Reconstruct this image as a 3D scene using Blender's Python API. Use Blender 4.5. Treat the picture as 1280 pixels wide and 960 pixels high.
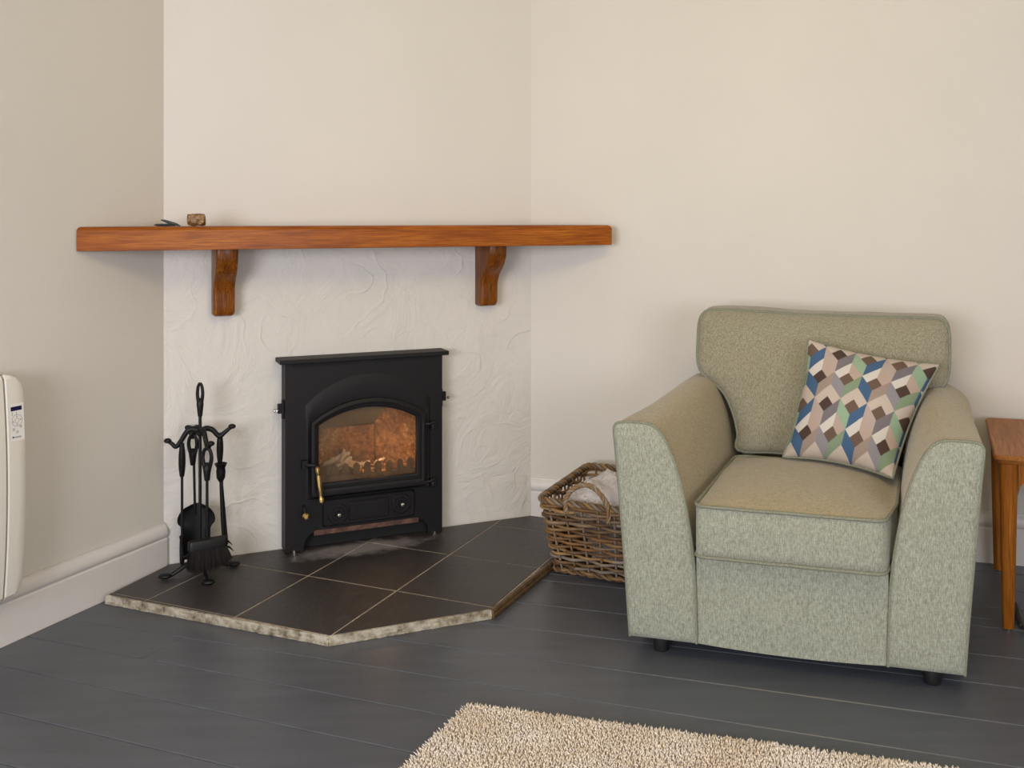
import bpy, bmesh, math, random
from mathutils import Vector, Matrix, noise
R = random.Random(7)
PI = math.pi
for o in list(bpy.data.objects):
    bpy.data.objects.remove(o)
scene = bpy.context.scene
COL = scene.collection

# ------------------------------------------------------------------ camera
cam_d = bpy.data.cameras.new('camera')
cam = bpy.data.objects.new('camera', cam_d)
COL.objects.link(cam)
cam.location = (0, 0, 1.2)
cam.rotation_euler = (PI / 2, 0, 0)
cam_d.sensor_width = 36
cam_d.lens = 33.75
cam_d.shift_y = -0.1625
cam_d.clip_start = 0.05
scene.camera = cam

# ------------------------------------------------------------------ world, lights, exposure
world = bpy.data.worlds.new('world')
scene.world = world
world.use_nodes = True
world.node_tree.nodes['Background'].inputs['Color'].default_value = (0.75, 0.85, 1.0, 1)
world.node_tree.nodes['Background'].inputs['Strength'].default_value = 0.6

def area_light(name, loc, target, sx, sy, power, color):
    d = bpy.data.lights.new(name, 'AREA')
    d.shape = 'RECTANGLE'; d.size = sx; d.size_y = sy
    d.energy = power; d.color = color
    o = bpy.data.objects.new(name, d); COL.objects.link(o)
    o.location = loc
    o.rotation_euler = (Vector(target) - Vector(loc)).to_track_quat('-Z', 'Y').to_euler()
    return o
# daylight through the two windows behind the camera, and the warm ceiling lamp
area_light('window_daylight', (-1.7, -1.5, 1.3), (0.5, 3.0, 0.35), 1.7, 1.2, 128, (0.95, 0.95, 1.0))
area_light('window_daylight', (1.6, -1.5, 1.25), (1.0, 3.0, 0.3), 1.7, 1.2, 52, (0.95, 0.95, 1.0))
area_light('ceiling_lamp_light', (0.5, 1.3, 2.28), (0.5, 1.7, 0.0), 0.7, 0.7, 8, (1.0, 0.80, 0.40))
area_light('ceiling_lamp_uplight', (0.5, 1.3, 2.20), (0.5, 1.8, 2.4), 0.5, 0.5, 9, (1.0, 0.74, 0.17))

scene.view_settings.view_transform = 'Standard'
scene.view_settings.look = 'None'
scene.view_settings.gamma = 1
scene.view_settings.use_curve_mapping = False
scene.view_settings.exposure = -0.07

# ------------------------------------------------------------------ materials
def srgb(r, g, b):
    f = lambda c: (c / 255 / 12.92) if c / 255 <= 0.04045 else ((c / 255 + 0.055) / 1.055) ** 2.4
    return (f(r), f(g), f(b), 1)

class NT:
    def __init__(s, name):
        s.m = bpy.data.materials.new(name); s.m.use_nodes = True
        s.t = s.m.node_tree; s.b = s.t.nodes['Principled BSDF']
        s.out = s.t.nodes['Material Output']
    def n(s, typ, **kw):
        x = s.t.nodes.new(typ)
        for k, v in kw.items():
            if k.startswith('i_'):
                x.inputs[k[2:].replace('_', ' ')].default_value = v
            else:
                setattr(x, k, v)
        return x
    def l(s, a, b): s.t.links.new(a, b)
    def coord(s, scale=(1, 1, 1), rot=(0, 0, 0), out='Object', src=None):
        mp = s.n('ShaderNodeMapping')
        if src is None:
            tc = s.n('ShaderNodeTexCoord'); src = tc.outputs[out]
        s.l(src, mp.inputs['Vector'])
        mp.inputs['Scale'].default_value = scale
        mp.inputs['Rotation'].default_value = rot
        return mp.outputs['Vector']
    def noise(s, vec, scale, detail=4, rough=0.55, dist=0.0):
        x = s.n('ShaderNodeTexNoise'); s.l(vec, x.inputs['Vector'])
        x.inputs['Scale'].default_value = scale; x.inputs['Detail'].default_value = detail
        x.inputs['Roughness'].default_value = rough; x.inputs['Distortion'].default_value = dist
        return x.outputs['Fac']
    def ramp(s, fac, stops):
        x = s.n('ShaderNodeValToRGB'); s.l(fac, x.inputs['Fac'])
        e = x.color_ramp.elements
        while len(e) < len(stops): e.new(0.5)
        for i, (p, c) in enumerate(stops):
            e[i].position = p; e[i].color = c
        return x.outputs['Color']
    def mix(s, fac, a, b, mode='MIX'):
        x = s.n('ShaderNodeMix', data_type='RGBA', blend_type=mode)
        for k, v in ((0, fac), (6, a), (7, b)):
            if hasattr(v, 'is_output'): s.l(v, x.inputs[k])
            else: x.inputs[k].default_value = v
        return x.outputs[2]
    def math(s, op, a, b=0.0):
        x = s.n('ShaderNodeMath', operation=op)
        for k, v in ((0, a), (1, b)):
            if hasattr(v, 'is_output'): s.l(v, x.inputs[k])
            else: x.inputs[k].default_value = v
        return x.outputs[0]
    def bump(s, h, strength=0.3, dist=0.01, prev=None):
        x = s.n('ShaderNodeBump'); s.l(h, x.inputs['Height'])
        x.inputs['Strength'].default_value = strength; x.inputs['Distance'].default_value = dist
        if prev is not None: s.l(prev, x.inputs['Normal'])
        s.l(x.outputs['Normal'], s.b.inputs['Normal'])
        return x.outputs['Normal']
    def base(s, c, rough=0.5, metal=0.0, spec=0.5):
        if hasattr(c, 'is_output'): s.l(c, s.b.inputs['Base Color'])
        else: s.b.inputs['Base Color'].default_value = c
        if hasattr(rough, 'is_output'): s.l(rough, s.b.inputs['Roughness'])
        else: s.b.inputs['Roughness'].default_value = rough
        s.b.inputs['Metallic'].default_value = metal
        s.b.inputs['Specular IOR Level'].default_value = spec
        return s

def simple(name, c, rough=0.5, metal=0.0, spec=0.5, nscale=0, bump=0.0, var=0.12):
    t = NT(name)
    if nscale:
        v = t.coord()
        f = t.noise(v, nscale)
        dark = tuple(x * (1 - var) for x in c[:3]) + (1,)
        lite = tuple(min(1, x * (1 + var)) for x in c[:3]) + (1,)
        t.base(t.ramp(f, [(0.3, dark), (0.7, lite)]), rough, metal, spec)
        if bump: t.bump(f, bump, 0.003)
    else:
        t.base(c, rough, metal, spec)
    return t.m

def wall_mat(name, c):
    t = NT(name); v = t.coord(out='Generated'); v = t.coord()
    a = t.noise(v, 1.3, 3); b = t.noise(v, 260, 3)
    c2 = tuple(x * 0.95 for x in c[:3]) + (1,)
    t.base(t.ramp(a, [(0.3, c2), (0.7, c)]), 0.75, 0, 0.25)
    n1 = t.bump(b, 0.10, 0.002)
    vv = t.coord((6, 6, 0.7))
    t.bump(t.noise(vv, 1.2, 2), 0.12, 0.01, n1)
    return t.m
M = {}
M['wall'] = wall_mat('painted_wall', (0.655, 0.622, 0.572, 1))
M['wall_right'] = M['wall']
M['ceiling'] = simple('ceiling_paint', (0.8, 0.77, 0.72, 1), 0.9)
M['skirting'] = simple('gloss_skirting', (0.66, 0.63, 0.61, 1), 0.38, 0, 0.4, 18, 0.05, 0.02)

def plaster():
    t = NT('rough_plaster'); v = t.coord()
    low = t.noise(v, 1.6, 3)
    t.base(t.ramp(low, [(0.3, (0.63, 0.602, 0.562, 1)), (0.7, (0.66, 0.63, 0.588, 1))]), 0.7, 0, 0.3)
    # trowel ridges: distorted rings in big cells, broken up by noise, only below the shelf
    vd = t.n('ShaderNodeVectorMath', operation='ADD')
    nz = t.n('ShaderNodeTexNoise'); nz.inputs['Scale'].default_value = 3.2; nz.inputs['Detail'].default_value = 3
    t.l(v, nz.inputs['Vector'])
    sc = t.n('ShaderNodeVectorMath', operation='SCALE'); sc.inputs['Scale'].default_value = 0.30
    t.l(nz.outputs['Color'], sc.inputs[0]); t.l(v, vd.inputs[0]); t.l(sc.outputs[0], vd.inputs[1])
    vo = t.n('ShaderNodeTexVoronoi', feature='F1'); vo.inputs['Scale'].default_value = 3.6
    t.l(vd.outputs[0], vo.inputs['Vector'])
    s1 = t.math('SINE', t.math('MULTIPLY', vo.outputs['Distance'], 24.0))
    ridge = t.math('POWER', t.math('MAXIMUM', s1, 0.0), 14.0)
    mask = t.ramp(t.noise(v, 4.5, 3), [(0.42, (0, 0, 0, 1)), (0.58, (1, 1, 1, 1))])
    r1 = t.math('MULTIPLY', ridge, mask)
    ve = t.n('ShaderNodeTexVoronoi', feature='DISTANCE_TO_EDGE'); ve.inputs['Scale'].default_value = 2.7
    t.l(vd.outputs[0], ve.inputs['Vector'])
    e1 = t.ramp(ve.outputs['Distance'], [(0.0, (1, 1, 1, 1)), (0.03, (0, 0, 0, 1))])
    mask2 = t.ramp(t.noise(v, 3.0, 2), [(0.44, (0, 0, 0, 1)), (0.54, (1, 1, 1, 1))])
    r2 = t.math('MULTIPLY', e1, mask2)
    h = t.math('ADD', t.math('ADD', t.math('MULTIPLY', r1, 0.22), t.math('MULTIPLY', r2, 0.09)), t.math('MULTIPLY', t.noise(v, 5, 6, 0.6, 1.2), 1.9))
    h = t.math('ADD', h, t.math('MULTIPLY', t.noise(v, 28, 4), 0.16))
    geo = t.n('ShaderNodeNewGeometry'); sp = t.n('ShaderNodeSeparateXYZ'); t.l(geo.outputs['Position'], sp.inputs[0])
    zm = t.ramp(sp.outputs['Z'], [(0.0, (1, 1, 1, 1)), (1.0, (0.08, 0.08, 0.08, 1))])
    mr = t.n('ShaderNodeMapRange'); t.l(sp.outputs['Z'], mr.inputs['Value'])
    mr.inputs['From Min'].default_value = 1.08; mr.inputs['From Max'].default_value = 1.13
    mr.inputs['To Min'].default_value = 1.0; mr.inputs['To Max'].default_value = 0.04
    h = t.math('MULTIPLY', h, mr.outputs['Result'])
    t.bump(h, 0.75, 0.010)
    return t.m
M['plaster'] = plaster()

def wood(name, dark, mid, lite, rough=0.32, axis=0, sc=1.0):
    t = NT(name)
    s = [26, 26, 26]; s[axis] = 1.6
    v = t.coord(tuple(x * sc for x in s))
    g = t.noise(v, 1.6, 6, 0.6, 0.4)
    s2 = [120, 120, 120]; s2[axis] = 5
    v2 = t.coord(tuple(x * sc for x in s2))
    g2 = t.noise(v2, 2.0, 4, 0.6)
    c = t.ramp(g, [(0.30, dark), (0.5, mid), (0.72, lite)])
    c = t.mix(t.ramp(g2, [(0.38, (0, 0, 0, 1)), (0.66, (0.85, 0.85, 0.85, 1))]), c, dark)
    t.base(c, rough, 0, 0.22)
    t.bump(g2, 0.10, 0.001)
    t.b.inputs['Coat Weight'].default_value = 0.08
    t.b.inputs['Coat Roughness'].default_value = 0.2
    return t.m
M['oak'] = wood('varnished_mantel_oak', (0.17, 0.038, 0.002, 1), (0.34, 0.092, 0.005, 1), (0.45, 0.150, 0.012, 1), 0.42, 0)
M['bracket'] = wood('varnished_bracket_wood', (0.08, 0.022, 0.003, 1), (0.22, 0.066, 0.007, 1), (0.36, 0.115, 0.014, 1), 0.30, 2)
M['table'] = wood('orange_table_teak', (0.16, 0.045, 0.003, 1), (0.31, 0.105, 0.008, 1), (0.44, 0.170, 0.016, 1), 0.38, 2)
M['tabletop'] = wood('table_top_wood', (0.22, 0.070, 0.012, 1), (0.38, 0.140, 0.030, 1), (0.48, 0.200, 0.055, 1), 0.5, 1)
M['trimwood'] = wood('dark_edging_wood', (0.06, 0.035, 0.018, 1), (0.13, 0.08, 0.04, 1), (0.22, 0.15, 0.08, 1), 0.5, 0)

def floor_mat():
    t = NT('grey_painted_boards')
    v = t.coord((1.2, 9, 1))
    g = t.noise(v, 3, 6, 0.6)
    vw = t.coord()
    w = t.noise(vw, 2.2, 4)
    c = t.ramp(g, [(0.25, (0.062, 0.068, 0.081, 1)), (0.75, (0.090, 0.098, 0.116, 1))])
    sp = t.noise(vw, 70, 2, 0.5)
    spm = t.ramp(sp, [(0.76, (0, 0, 0, 1)), (0.80, (1, 1, 1, 1))])
    c = t.mix(t.math('MULTIPLY', spm, 0.5), c, (0.20, 0.19, 0.18, 1))
    rr = t.n('ShaderNodeMapRange'); t.l(w, rr.inputs['Value'])
    rr.inputs['To Min'].default_value = 0.26; rr.inputs['To Max'].default_value = 0.46
    t.base(c, rr.outputs['Result'], 0, 0.55)
    n1 = t.bump(g, 0.16, 0.004)
    t.bump(t.noise(t.coord((4, 60, 1)), 5, 4), 0.07, 0.002, n1)
    return t.m
M['floor'] = floor_mat()
M['subfloor'] = simple('dark_underfloor', (0.012, 0.012, 0.012, 1), 0.9)
M['bare_edge'] = simple('worn_board_edge', (0.22, 0.21, 0.20, 1), 0.6, 0, 0.4, 60)

def tile_mat():
    t = NT('dark_riven_tile')
    geo = t.n('ShaderNodeNewGeometry')
    v = t.coord(src=geo.outputs['Position'])
    a = t.noise(v, 22, 6, 0.65); b = t.noise(v, 4, 3)
    c = t.ramp(a, [(0.3, (0.024, 0.020, 0.019, 1)), (0.7, (0.046, 0.039, 0.037, 1))])
    c = t.mix(t.math('MULTIPLY', b, 0.3), c, (0.06, 0.056, 0.056, 1))
    # spilt ash in front of the stove (a stain with its own place and shape)
    vm = t.n('ShaderNodeVectorMath', operation='SUBTRACT'); t.l(geo.outputs['Position'], vm.inputs[0])
    vm.inputs[1].default_value = (-0.53, 3.405, 0.03)
    rot = t.n('ShaderNodeVectorRotate', rotation_type='Z_AXIS'); t.l(vm.outputs[0], rot.inputs['Vector'])
    rot.inputs['Angle'].default_value = -math.radians(23.3)
    sc = t.n('ShaderNodeVectorMath', operation='MULTIPLY'); t.l(rot.outputs[0], sc.inputs[0]); sc.inputs[1].default_value = (1 / 0.29, 1 / 0.075, 0)
    ln = t.n('ShaderNodeVectorMath', operation='LENGTH'); t.l(sc.outputs[0], ln.inputs[0])
    k = t.math('SUBTRACT', 1.05, ln.outputs['Value'])
    k = t.math('ADD', k, t.math('MULTIPLY', t.math('SUBTRACT', t.noise(v, 11, 6, 0.7, 1.0), 0.5), 1.8))
    km = t.ramp(k, [(0.05, (0, 0, 0, 1)), (0.65, (1, 1, 1, 1))])
    c = t.mix(t.math('MULTIPLY', km, 0.75), c, (0.30, 0.27, 0.27, 1))
    rr = t.n('ShaderNodeMapRange'); t.l(a, rr.inputs['Value'])
    rr.inputs['To Min'].default_value = 0.30; rr.inputs['To Max'].default_value = 0.50
    t.base(c, rr.outputs['Result'], 0, 0.5)
    t.bump(t.noise(v, 45, 6, 0.75), 0.6, 0.004)
    return t.m
M['tile'] = tile_mat()
M['grout'] = simple('pale_grout', (0.34, 0.28, 0.22, 1), 0.9, 0, 0.2, 60, 0.2, 0.3)
def screed():
    t = NT('chipped_cream_screed'); v = t.coord()
    a = t.noise(v, 30, 6, 0.7)
    c = t.ramp(a, [(0.30, (0.07, 0.05, 0.03, 1)), (0.42, (0.24, 0.20, 0.14, 1)), (0.55, (0.40, 0.36, 0.28, 1)), (0.75, (0.55, 0.51, 0.43, 1))])
    t.base(c, 0.8, 0, 0.3); t.bump(t.noise(v, 60, 6, 0.7), 0.8, 0.005)
    return t.m
M['screed'] = screed()

def fabric(name, c1, c2, brown, amt):
    t = NT(name)
    v = t.coord((430, 430, 75)); f = t.noise(v, 1.0, 3, 0.75)
    v2 = t.coord((90, 90, 430)); f2 = t.noise(v2, 1.0, 2, 0.7)
    sm = t.noise(t.coord((1, 1, 1)), 7, 4, 0.6)
    f = t.math('ADD', t.math('MULTIPLY', f, 0.75), t.math('MULTIPLY', f2, 0.25))
    c = t.ramp(f, [(0.38, c1), (0.62, c2)])
    bm = t.ramp(sm, [(0.30, (amt * 0.4,) * 3 + (1,)), (0.7, (amt,) * 3 + (1,))])
    c = t.mix(bm, c, brown)
    t.base(c, 0.95, 0, 0.12)
    t.b.inputs['Sheen Weight'].default_value = 0.25
    t.b.inputs['Sheen Roughness'].default_value = 0.5
    n1 = t.bump(f, 0.35, 0.0015)
    t.bump(t.noise(t.coord(), 9, 3), 0.25, 0.010, n1)
    return t.m
M['fabric'] = fabric('sage_chenille', (0.155, 0.165, 0.130, 1), (0.40, 0.42, 0.345, 1), (0.28, 0.27, 0.20, 1), 0.30)
M['fabric_back'] = fabric('sage_chenille_back', (0.135, 0.13, 0.092, 1), (0.38, 0.36, 0.27, 1), (0.25, 0.22, 0.145, 1), 0.42)
M['fabric_warm_lit'] = fabric('sage_chenille_warm_lit', (0.16, 0.135, 0.075, 1), (0.44, 0.37, 0.235, 1), (0.30, 0.235, 0.135, 1), 0.45)  # browner copy of the sage fabric: warm top light and sheen put into its colour
M['piping'] = simple('sage_piping', (0.205, 0.21, 0.160, 1), 0.9, 0, 0.15, 300, 0.2, 0.3)
M['black_plastic'] = simple('black_plastic', (0.012, 0.012, 0.012, 1), 0.4)

def iron(name, c, rough, b=0.12):
    t = NT(name); v = t.coord()
    t.base(c, rough, 0.0, 0.32); t.bump(t.noise(v, 260, 3), b, 0.001)
    return t.m
M['iron'] = iron('matt_black_stove_paint', (0.0050, 0.0045, 0.0055, 1), 0.55)
M['iron_tool'] = iron('black_wrought_iron', (0.0032, 0.0032, 0.0036, 1), 0.48)
M['iron_dark'] = simple('soot_black', (0.006, 0.006, 0.006, 1), 0.9)
M['brass'] = simple('polished_brass', (0.72, 0.50, 0.20, 1), 0.22, 1.0)
M['chrome'] = simple('worn_chrome', (0.7, 0.68, 0.62, 1), 0.2, 1.0)
M['rust'] = simple('rusty_rail', (0.10, 0.055, 0.042, 1), 0.9, 0, 0.2, 40, 0.3, 0.5)
def firebrick():
    t = NT('heat_stained_firebrick'); v = t.coord()
    a = t.noise(v, 70, 8, 0.8); b = t.noise(v, 13, 4, 0.6)
    c = t.ramp(t.math('ADD', t.math('MULTIPLY', a, 0.6), t.math('MULTIPLY', b, 0.4)), [(0.36, (0.05, 0.028, 0.018, 1)), (0.47, (0.23, 0.105, 0.045, 1)), (0.56, (0.46, 0.23, 0.09, 1)), (0.63, (0.80, 0.60, 0.38, 1))])
    t.base(c, 0.9, 0, 0.2); t.bump(a, 0.6, 0.006)
    return t.m
M['firebrick'] = firebrick()
M['baffle'] = simple('sooty_baffle', (0.07, 0.055, 0.04, 1), 0.9, 0, 0.2, 18, 0.3, 0.3)
M['grate'] = simple('tan_burnt_grate', (0.16, 0.085, 0.038, 1), 0.85, 0, 0.3, 40, 0.3, 0.45)
M['ash'] = simple('white_ash', (0.62, 0.56, 0.50, 1), 0.95, 0, 0.1, 60, 0.5, 0.3)
def ember():  # emissive material for the block added to the firebox
    t = NT('added_firebox_glow'); v = t.coord()
    f = t.ramp(t.noise(v, 60, 4), [(0.5, (0, 0, 0, 1)), (0.7, (1, 1, 1, 1))])
    t.base((0.10, 0.05, 0.03, 1), 0.9)
    t.b.inputs['Emission Color'].default_value = (1.0, 0.30, 0.06, 1)
    t.l(t.math('MULTIPLY', f, 1.2), t.b.inputs['Emission Strength'])
    return t.m
M['ember'] = ember()
def stove_glass():
    t = NT('smoked_stove_glass')
    tr = t.n('ShaderNodeBsdfTransparent'); tr.inputs['Color'].default_value = (0.90, 0.86, 0.80, 1)
    gl = t.n('ShaderNodeBsdfGlossy'); gl.inputs['Roughness'].default_value = 0.12; gl.inputs['Color'].default_value = (0.9, 0.9, 0.9, 1)
    df = t.n('ShaderNodeBsdfDiffuse'); df.inputs['Color'].default_value = (0.20, 0.14, 0.09, 1)
    m1 = t.n('ShaderNodeMixShader'); m1.inputs[0].default_value = 0.05
    t.l(tr.outputs[0], m1.inputs[1]); t.l(gl.outputs[0], m1.inputs[2])
    m2 = t.n('ShaderNodeMixShader')
    f = t.ramp(t.noise(t.coord(), 7, 4), [(0.35, (0.06, 0.06, 0.06, 1)), (0.75, (0.34, 0.34, 0.34, 1))])
    t.l(f, m2.inputs[0]); t.l(m1.outputs[0], m2.inputs[1]); t.l(df.outputs[0], m2.inputs[2])
    t.l(m2.outputs[0], t.out.inputs['Surface'])
    return t.m
M['glass'] = stove_glass()

def attr_mat(name, rough=0.85, spec=0.2, bs=0.3, nscale=300, darkamt=0.0):
    t = NT(name)
    a = t.n('ShaderNodeAttribute', attribute_name='tint')
    c = a.outputs['Color']
    f = t.noise(t.coord(), nscale, 3)
    c = t.mix(t.math('MULTIPLY', f, darkamt or 0.35), c, (0.0, 0.0, 0.0, 1), 'MIX')
    t.base(c, rough, 0, spec)
    t.bump(f, bs, 0.001)
    return t.m
M['wicker'] = attr_mat('woven_willow', 0.55, 0.4, 0.3, 160)
M['print'] = attr_mat('geometric_cushion_print', 0.85, 0.15, 0.2, 500)
M['pile'] = attr_mat('wool_pile', 0.95, 0.05, 0.0, 200, 0.10)
M['rug_back'] = simple('rug_backing', (0.42, 0.35, 0.26, 1), 0.95)
def plastic_bag():
    t = NT('clear_crinkled_plastic')
    t.base((0.80, 0.76, 0.78, 1), 0.2, 0, 0.6)
    t.b.inputs['Transmission Weight'].default_value = 0.12
    t.bump(t.noise(t.coord(), 30, 5, 0.7, 2.5), 0.8, 0.016)
    return t.m
M['bag'] = plastic_bag()
M['heater'] = simple('cream_heater_enamel', (0.72, 0.69, 0.62, 1), 0.35, 0, 0.5)
M['heater_label'] = simple('white_control_label', (0.78, 0.76, 0.73, 1), 0.4)
M['display'] = simple('dark_blue_display', (0.010, 0.010, 0.06, 1), 0.2)
M['ink'] = simple('grey_print', (0.05, 0.05, 0.06, 1), 0.6)
M['slate'] = simple('dark_slate', (0.035, 0.045, 0.045, 1), 0.55, 0, 0.5, 60, 0.5, 0.4)
def mottled():
    t = NT('mottled_brown_stone')
    a = t.noise(t.coord(), 75, 5, 0.7, 0.6)
    c = t.ramp(a, [(0.36, (0.02, 0.012, 0.008, 1)), (0.48, (0.17, 0.075, 0.022, 1)), (0.58, (0.30, 0.16, 0.06, 1)), (0.66, (0.70, 0.55, 0.38, 1))])
    t.base(c, 0.45); t.bump(a, 0.6, 0.003)
    return t.m
M['mottled'] = mottled()
M['bristle'] = attr_mat('black_bristle', 0.6, 0.4, 0.0, 100)

# ------------------------------------------------------------------ mesh helpers
def catmull(pts, n=6, closed=False):
    P = [Vector(p) for p in pts]; out = []; m = len(P)
    rng = range(m if closed else m - 1)
    for i in rng:
        g = (lambda k: P[k % m]) if closed else (lambda k: P[max(0, min(m - 1, k))])
        p0, p1, p2, p3 = g(i - 1), g(i), g(i + 1), g(i + 2)
        for j in range(n):
            t = j / n
            out.append(0.5 * ((2 * p1) + (p2 - p0) * t + (2 * p0 - 5 * p1 + 4 * p2 - p3) * t * t + (3 * p1 - p0 - 3 * p2 + p3) * t ** 3))
    if not closed: out.append(P[-1].copy())
    return out

class MB:
    def __init__(s): s.v = []; s.f = []; s.c = []; s.col = None
    def add(s, vs, fs):
        k = len(s.v); s.v += [tuple(v) for v in vs]; s.f += [tuple(i + k for i in f) for f in fs]
        s.c += [s.col] * len(vs)
    def box(s, fr, a0, a1, b0, b1, z0, z1):
        vs = [fr(a, b, z) for z in (z0, z1) for a, b in ((a0, b0), (a1, b0), (a1, b1), (a0, b1))]
        s.add(vs, [(0, 3, 2, 1), (4, 5, 6, 7), (0, 1, 5, 4), (1, 2, 6, 5), (2, 3, 7, 6), (3, 0, 4, 7)])
    def prism(s, bot, top):   # two rings of the same count, capped
        n = len(bot)
        s.add(list(bot) + list(top), [tuple(range(n - 1, -1, -1)), tuple(range(n, 2 * n))] +
              [(i, (i + 1) % n, n + (i + 1) % n, n + i) for i in range(n)])
    def loft(s, rings, cap0=True, cap1=True, closed=True):
        n = len(rings[0]); vs = [p for r in rings for p in r]; fs = []
        for k in range(len(rings) - 1):
            for i in range(n if closed else n - 1):
                j = (i + 1) % n
                fs.append((k * n + i, k * n + j, (k + 1) * n + j, (k + 1) * n + i))
        if cap0: fs.append(tuple(range(n - 1, -1, -1)))
        if cap1: fs.append(tuple((len(rings) - 1) * n + i for i in range(n)))
        s.add(vs, fs)
    def tube(s, pts, r, seg=8, closed=False, cap=True, flat=1.0):
        P = [Vector(p) for p in pts]; n = len(P)
        rad = r if callable(r) else (lambda t: r)
        rings = []; up = None
        for i in range(n):
            if closed: d = (P[(i + 1) % n] - P[i - 1])
            else: d = P[min(n - 1, i + 1)] - P[max(0, i - 1)]
            if d.length < 1e-9: d = Vector((0, 0, 1))
            d.normalize()
            if up is None:
                up = Vector((0, 0, 1)) if abs(d.z) < 0.9 else Vector((1, 0, 0))
            x = up - d * up.dot(d)
            if x.length < 1e-6: x = Vector((1, 0, 0)) - d * d.x
            x.normalize(); up = x; y = d.cross(x)
            q = rad(i / max(1, n - 1))
            rings.append([P[i] + x * math.cos(2 * PI * k / seg) * q + y * math.sin(2 * PI * k / seg) * q * flat for k in range(seg)])
        if closed:
            rings.append(rings[0])
            s.loft(rings, False, False)
        else: s.loft(rings, cap, cap)
    def lathe(s, c, prof, seg=16, axis=None):   # prof: (r, h) along axis from c
        c = Vector(c); ax = Vector(axis or (0, 0, 1)).normalized()
        x = ax.orthogonal().normalized(); y = ax.cross(x)
        s.loft([[c + ax * h + (x * math.cos(2 * PI * k / seg) + y * math.sin(2 * PI * k / seg)) * max(r, 1e-4) for k in range(seg)] for r, h in prof])
    def ball(s, c, r, sx=1, sy=1, sz=1, seg=12):
        c = Vector(c); rings = []
        for i in range(1, 8):
            a = PI * i / 8
            rings.append([c + Vector((math.cos(2 * PI * k / seg) * math.sin(a) * r * sx, math.sin(2 * PI * k / seg) * math.sin(a) * r * sy, -math.cos(a) * r * sz)) for k in range(seg)])
        s.loft(rings)
    def build(s, name, mat, parent=None, bevel=0, angle=35, smooth=True, seg=2):
        org = Vector(parent['_o']) if parent is not None and '_o' in parent else Vector((0, 0, 0))
        me = bpy.data.meshes.new(name)
        me.from_pydata([tuple(Vector(v) - org) for v in s.v], [], s.f)
        me.validate()
        bm = bmesh.new(); bm.from_mesh(me); bmesh.ops.recalc_face_normals(bm, faces=bm.faces); bm.to_mesh(me); bm.free()
        if smooth:
            me.polygons.foreach_set('use_smooth', [True] * len(me.polygons))
            me.set_sharp_from_angle(angle=math.radians(angle))
        if s.c and s.c[0] is not None and len(me.vertices) == len(s.c):
            at = me.color_attributes.new('tint', 'FLOAT_COLOR', 'POINT')
            at.data.foreach_set('color', [x for c in s.c for x in c])
        me.materials.append(mat if not isinstance(mat, str) else M[mat])
        o = bpy.data.objects.new(name, me); COL.objects.link(o)
        if parent is not None:
            o.parent = parent; o['_o'] = tuple(org)
        else: o['_o'] = (0, 0, 0)
        if bevel:
            md = o.modifiers.new('bevel', 'BEVEL'); md.width = bevel; md.segments = seg; md.limit_method = 'ANGLE'
            md.angle_limit = math.radians(40); md.harden_normals = True
        return o

def thing(name, label, cat, loc, group=None):
    o = bpy.data.objects.new(name, None); COL.objects.link(o)
    o.location = loc; o['_o'] = tuple(loc); o.empty_display_size = 0.1
    o['label'] = label; o['category'] = cat
    if group: o['group'] = group
    return o
def struct(o): o['kind'] = 'structure'; return o
def stuff(o): o['kind'] = 'stuff'; return o

def frame(ox, oy, u, v):
    def fr(a, b, z): return Vector((ox + u[0] * a + v[0] * b, oy + u[1] * a + v[1] * b, z))
    return fr
WORLD = frame(0, 0, (1, 0), (0, 1))

def clip(poly, clipper):     # convex clip, both counter-clockwise
    out = list(poly)
    for i in range(len(clipper)):
        a, b = clipper[i], clipper[(i + 1) % len(clipper)]
        side = lambda p: (b[0] - a[0]) * (p[1] - a[1]) - (b[1] - a[1]) * (p[0] - a[0])
        new = []
        for j in range(len(out)):
            p, q = out[j], out[(j + 1) % len(out)]
            sp, sq = side(p), side(q)
            if sp >= 0: new.append(p)
            if (sp > 0) != (sq > 0) and abs(sp - sq) > 1e-12:
                t = sp / (sp - sq); new.append((p[0] + (q[0] - p[0]) * t, p[1] + (q[1] - p[1]) * t))
        out = new
        if len(out) < 3: return []
    res = []
    for p in out:
        if not res or math.hypot(p[0] - res[-1][0], p[1] - res[-1][1]) > 1e-4: res.append(p)
    if len(res) > 2 and math.hypot(res[0][0] - res[-1][0], res[0][1] - res[-1][1]) < 1e-4: res.pop()
    return res
def inset(poly, d):
    n = len(poly); out = []
    for i in range(n):
        p0, p, p1 = Vector(poly[i - 1]), Vector(poly[i]), Vector(poly[(i + 1) % n])
        e0 = (p - p0).normalized(); e1 = (p1 - p).normalized()
        n0 = Vector((-e0.y, e0.x)); n1 = Vector((-e1.y, e1.x))
        k = 1 + n0.dot(n1)
        out.append(tuple(p + (n0 + n1) / max(k, 0.3) * d))
    return out
def area(poly): return 0.5 * sum(poly[i - 1][0] * poly[i][1] - poly[i][0] * poly[i - 1][1] for i in range(len(poly)))
def slab(mb, poly, z0, z1, ch):  # chamfered flat piece
    a = [Vector((x, y, z0)) for x, y in poly]; b = [Vector((x, y, z1 - ch)) for x, y in poly]
    c = [Vector((x, y, z1)) for x, y in inset(poly, ch)]
    mb.loft([a, b, c])

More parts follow.
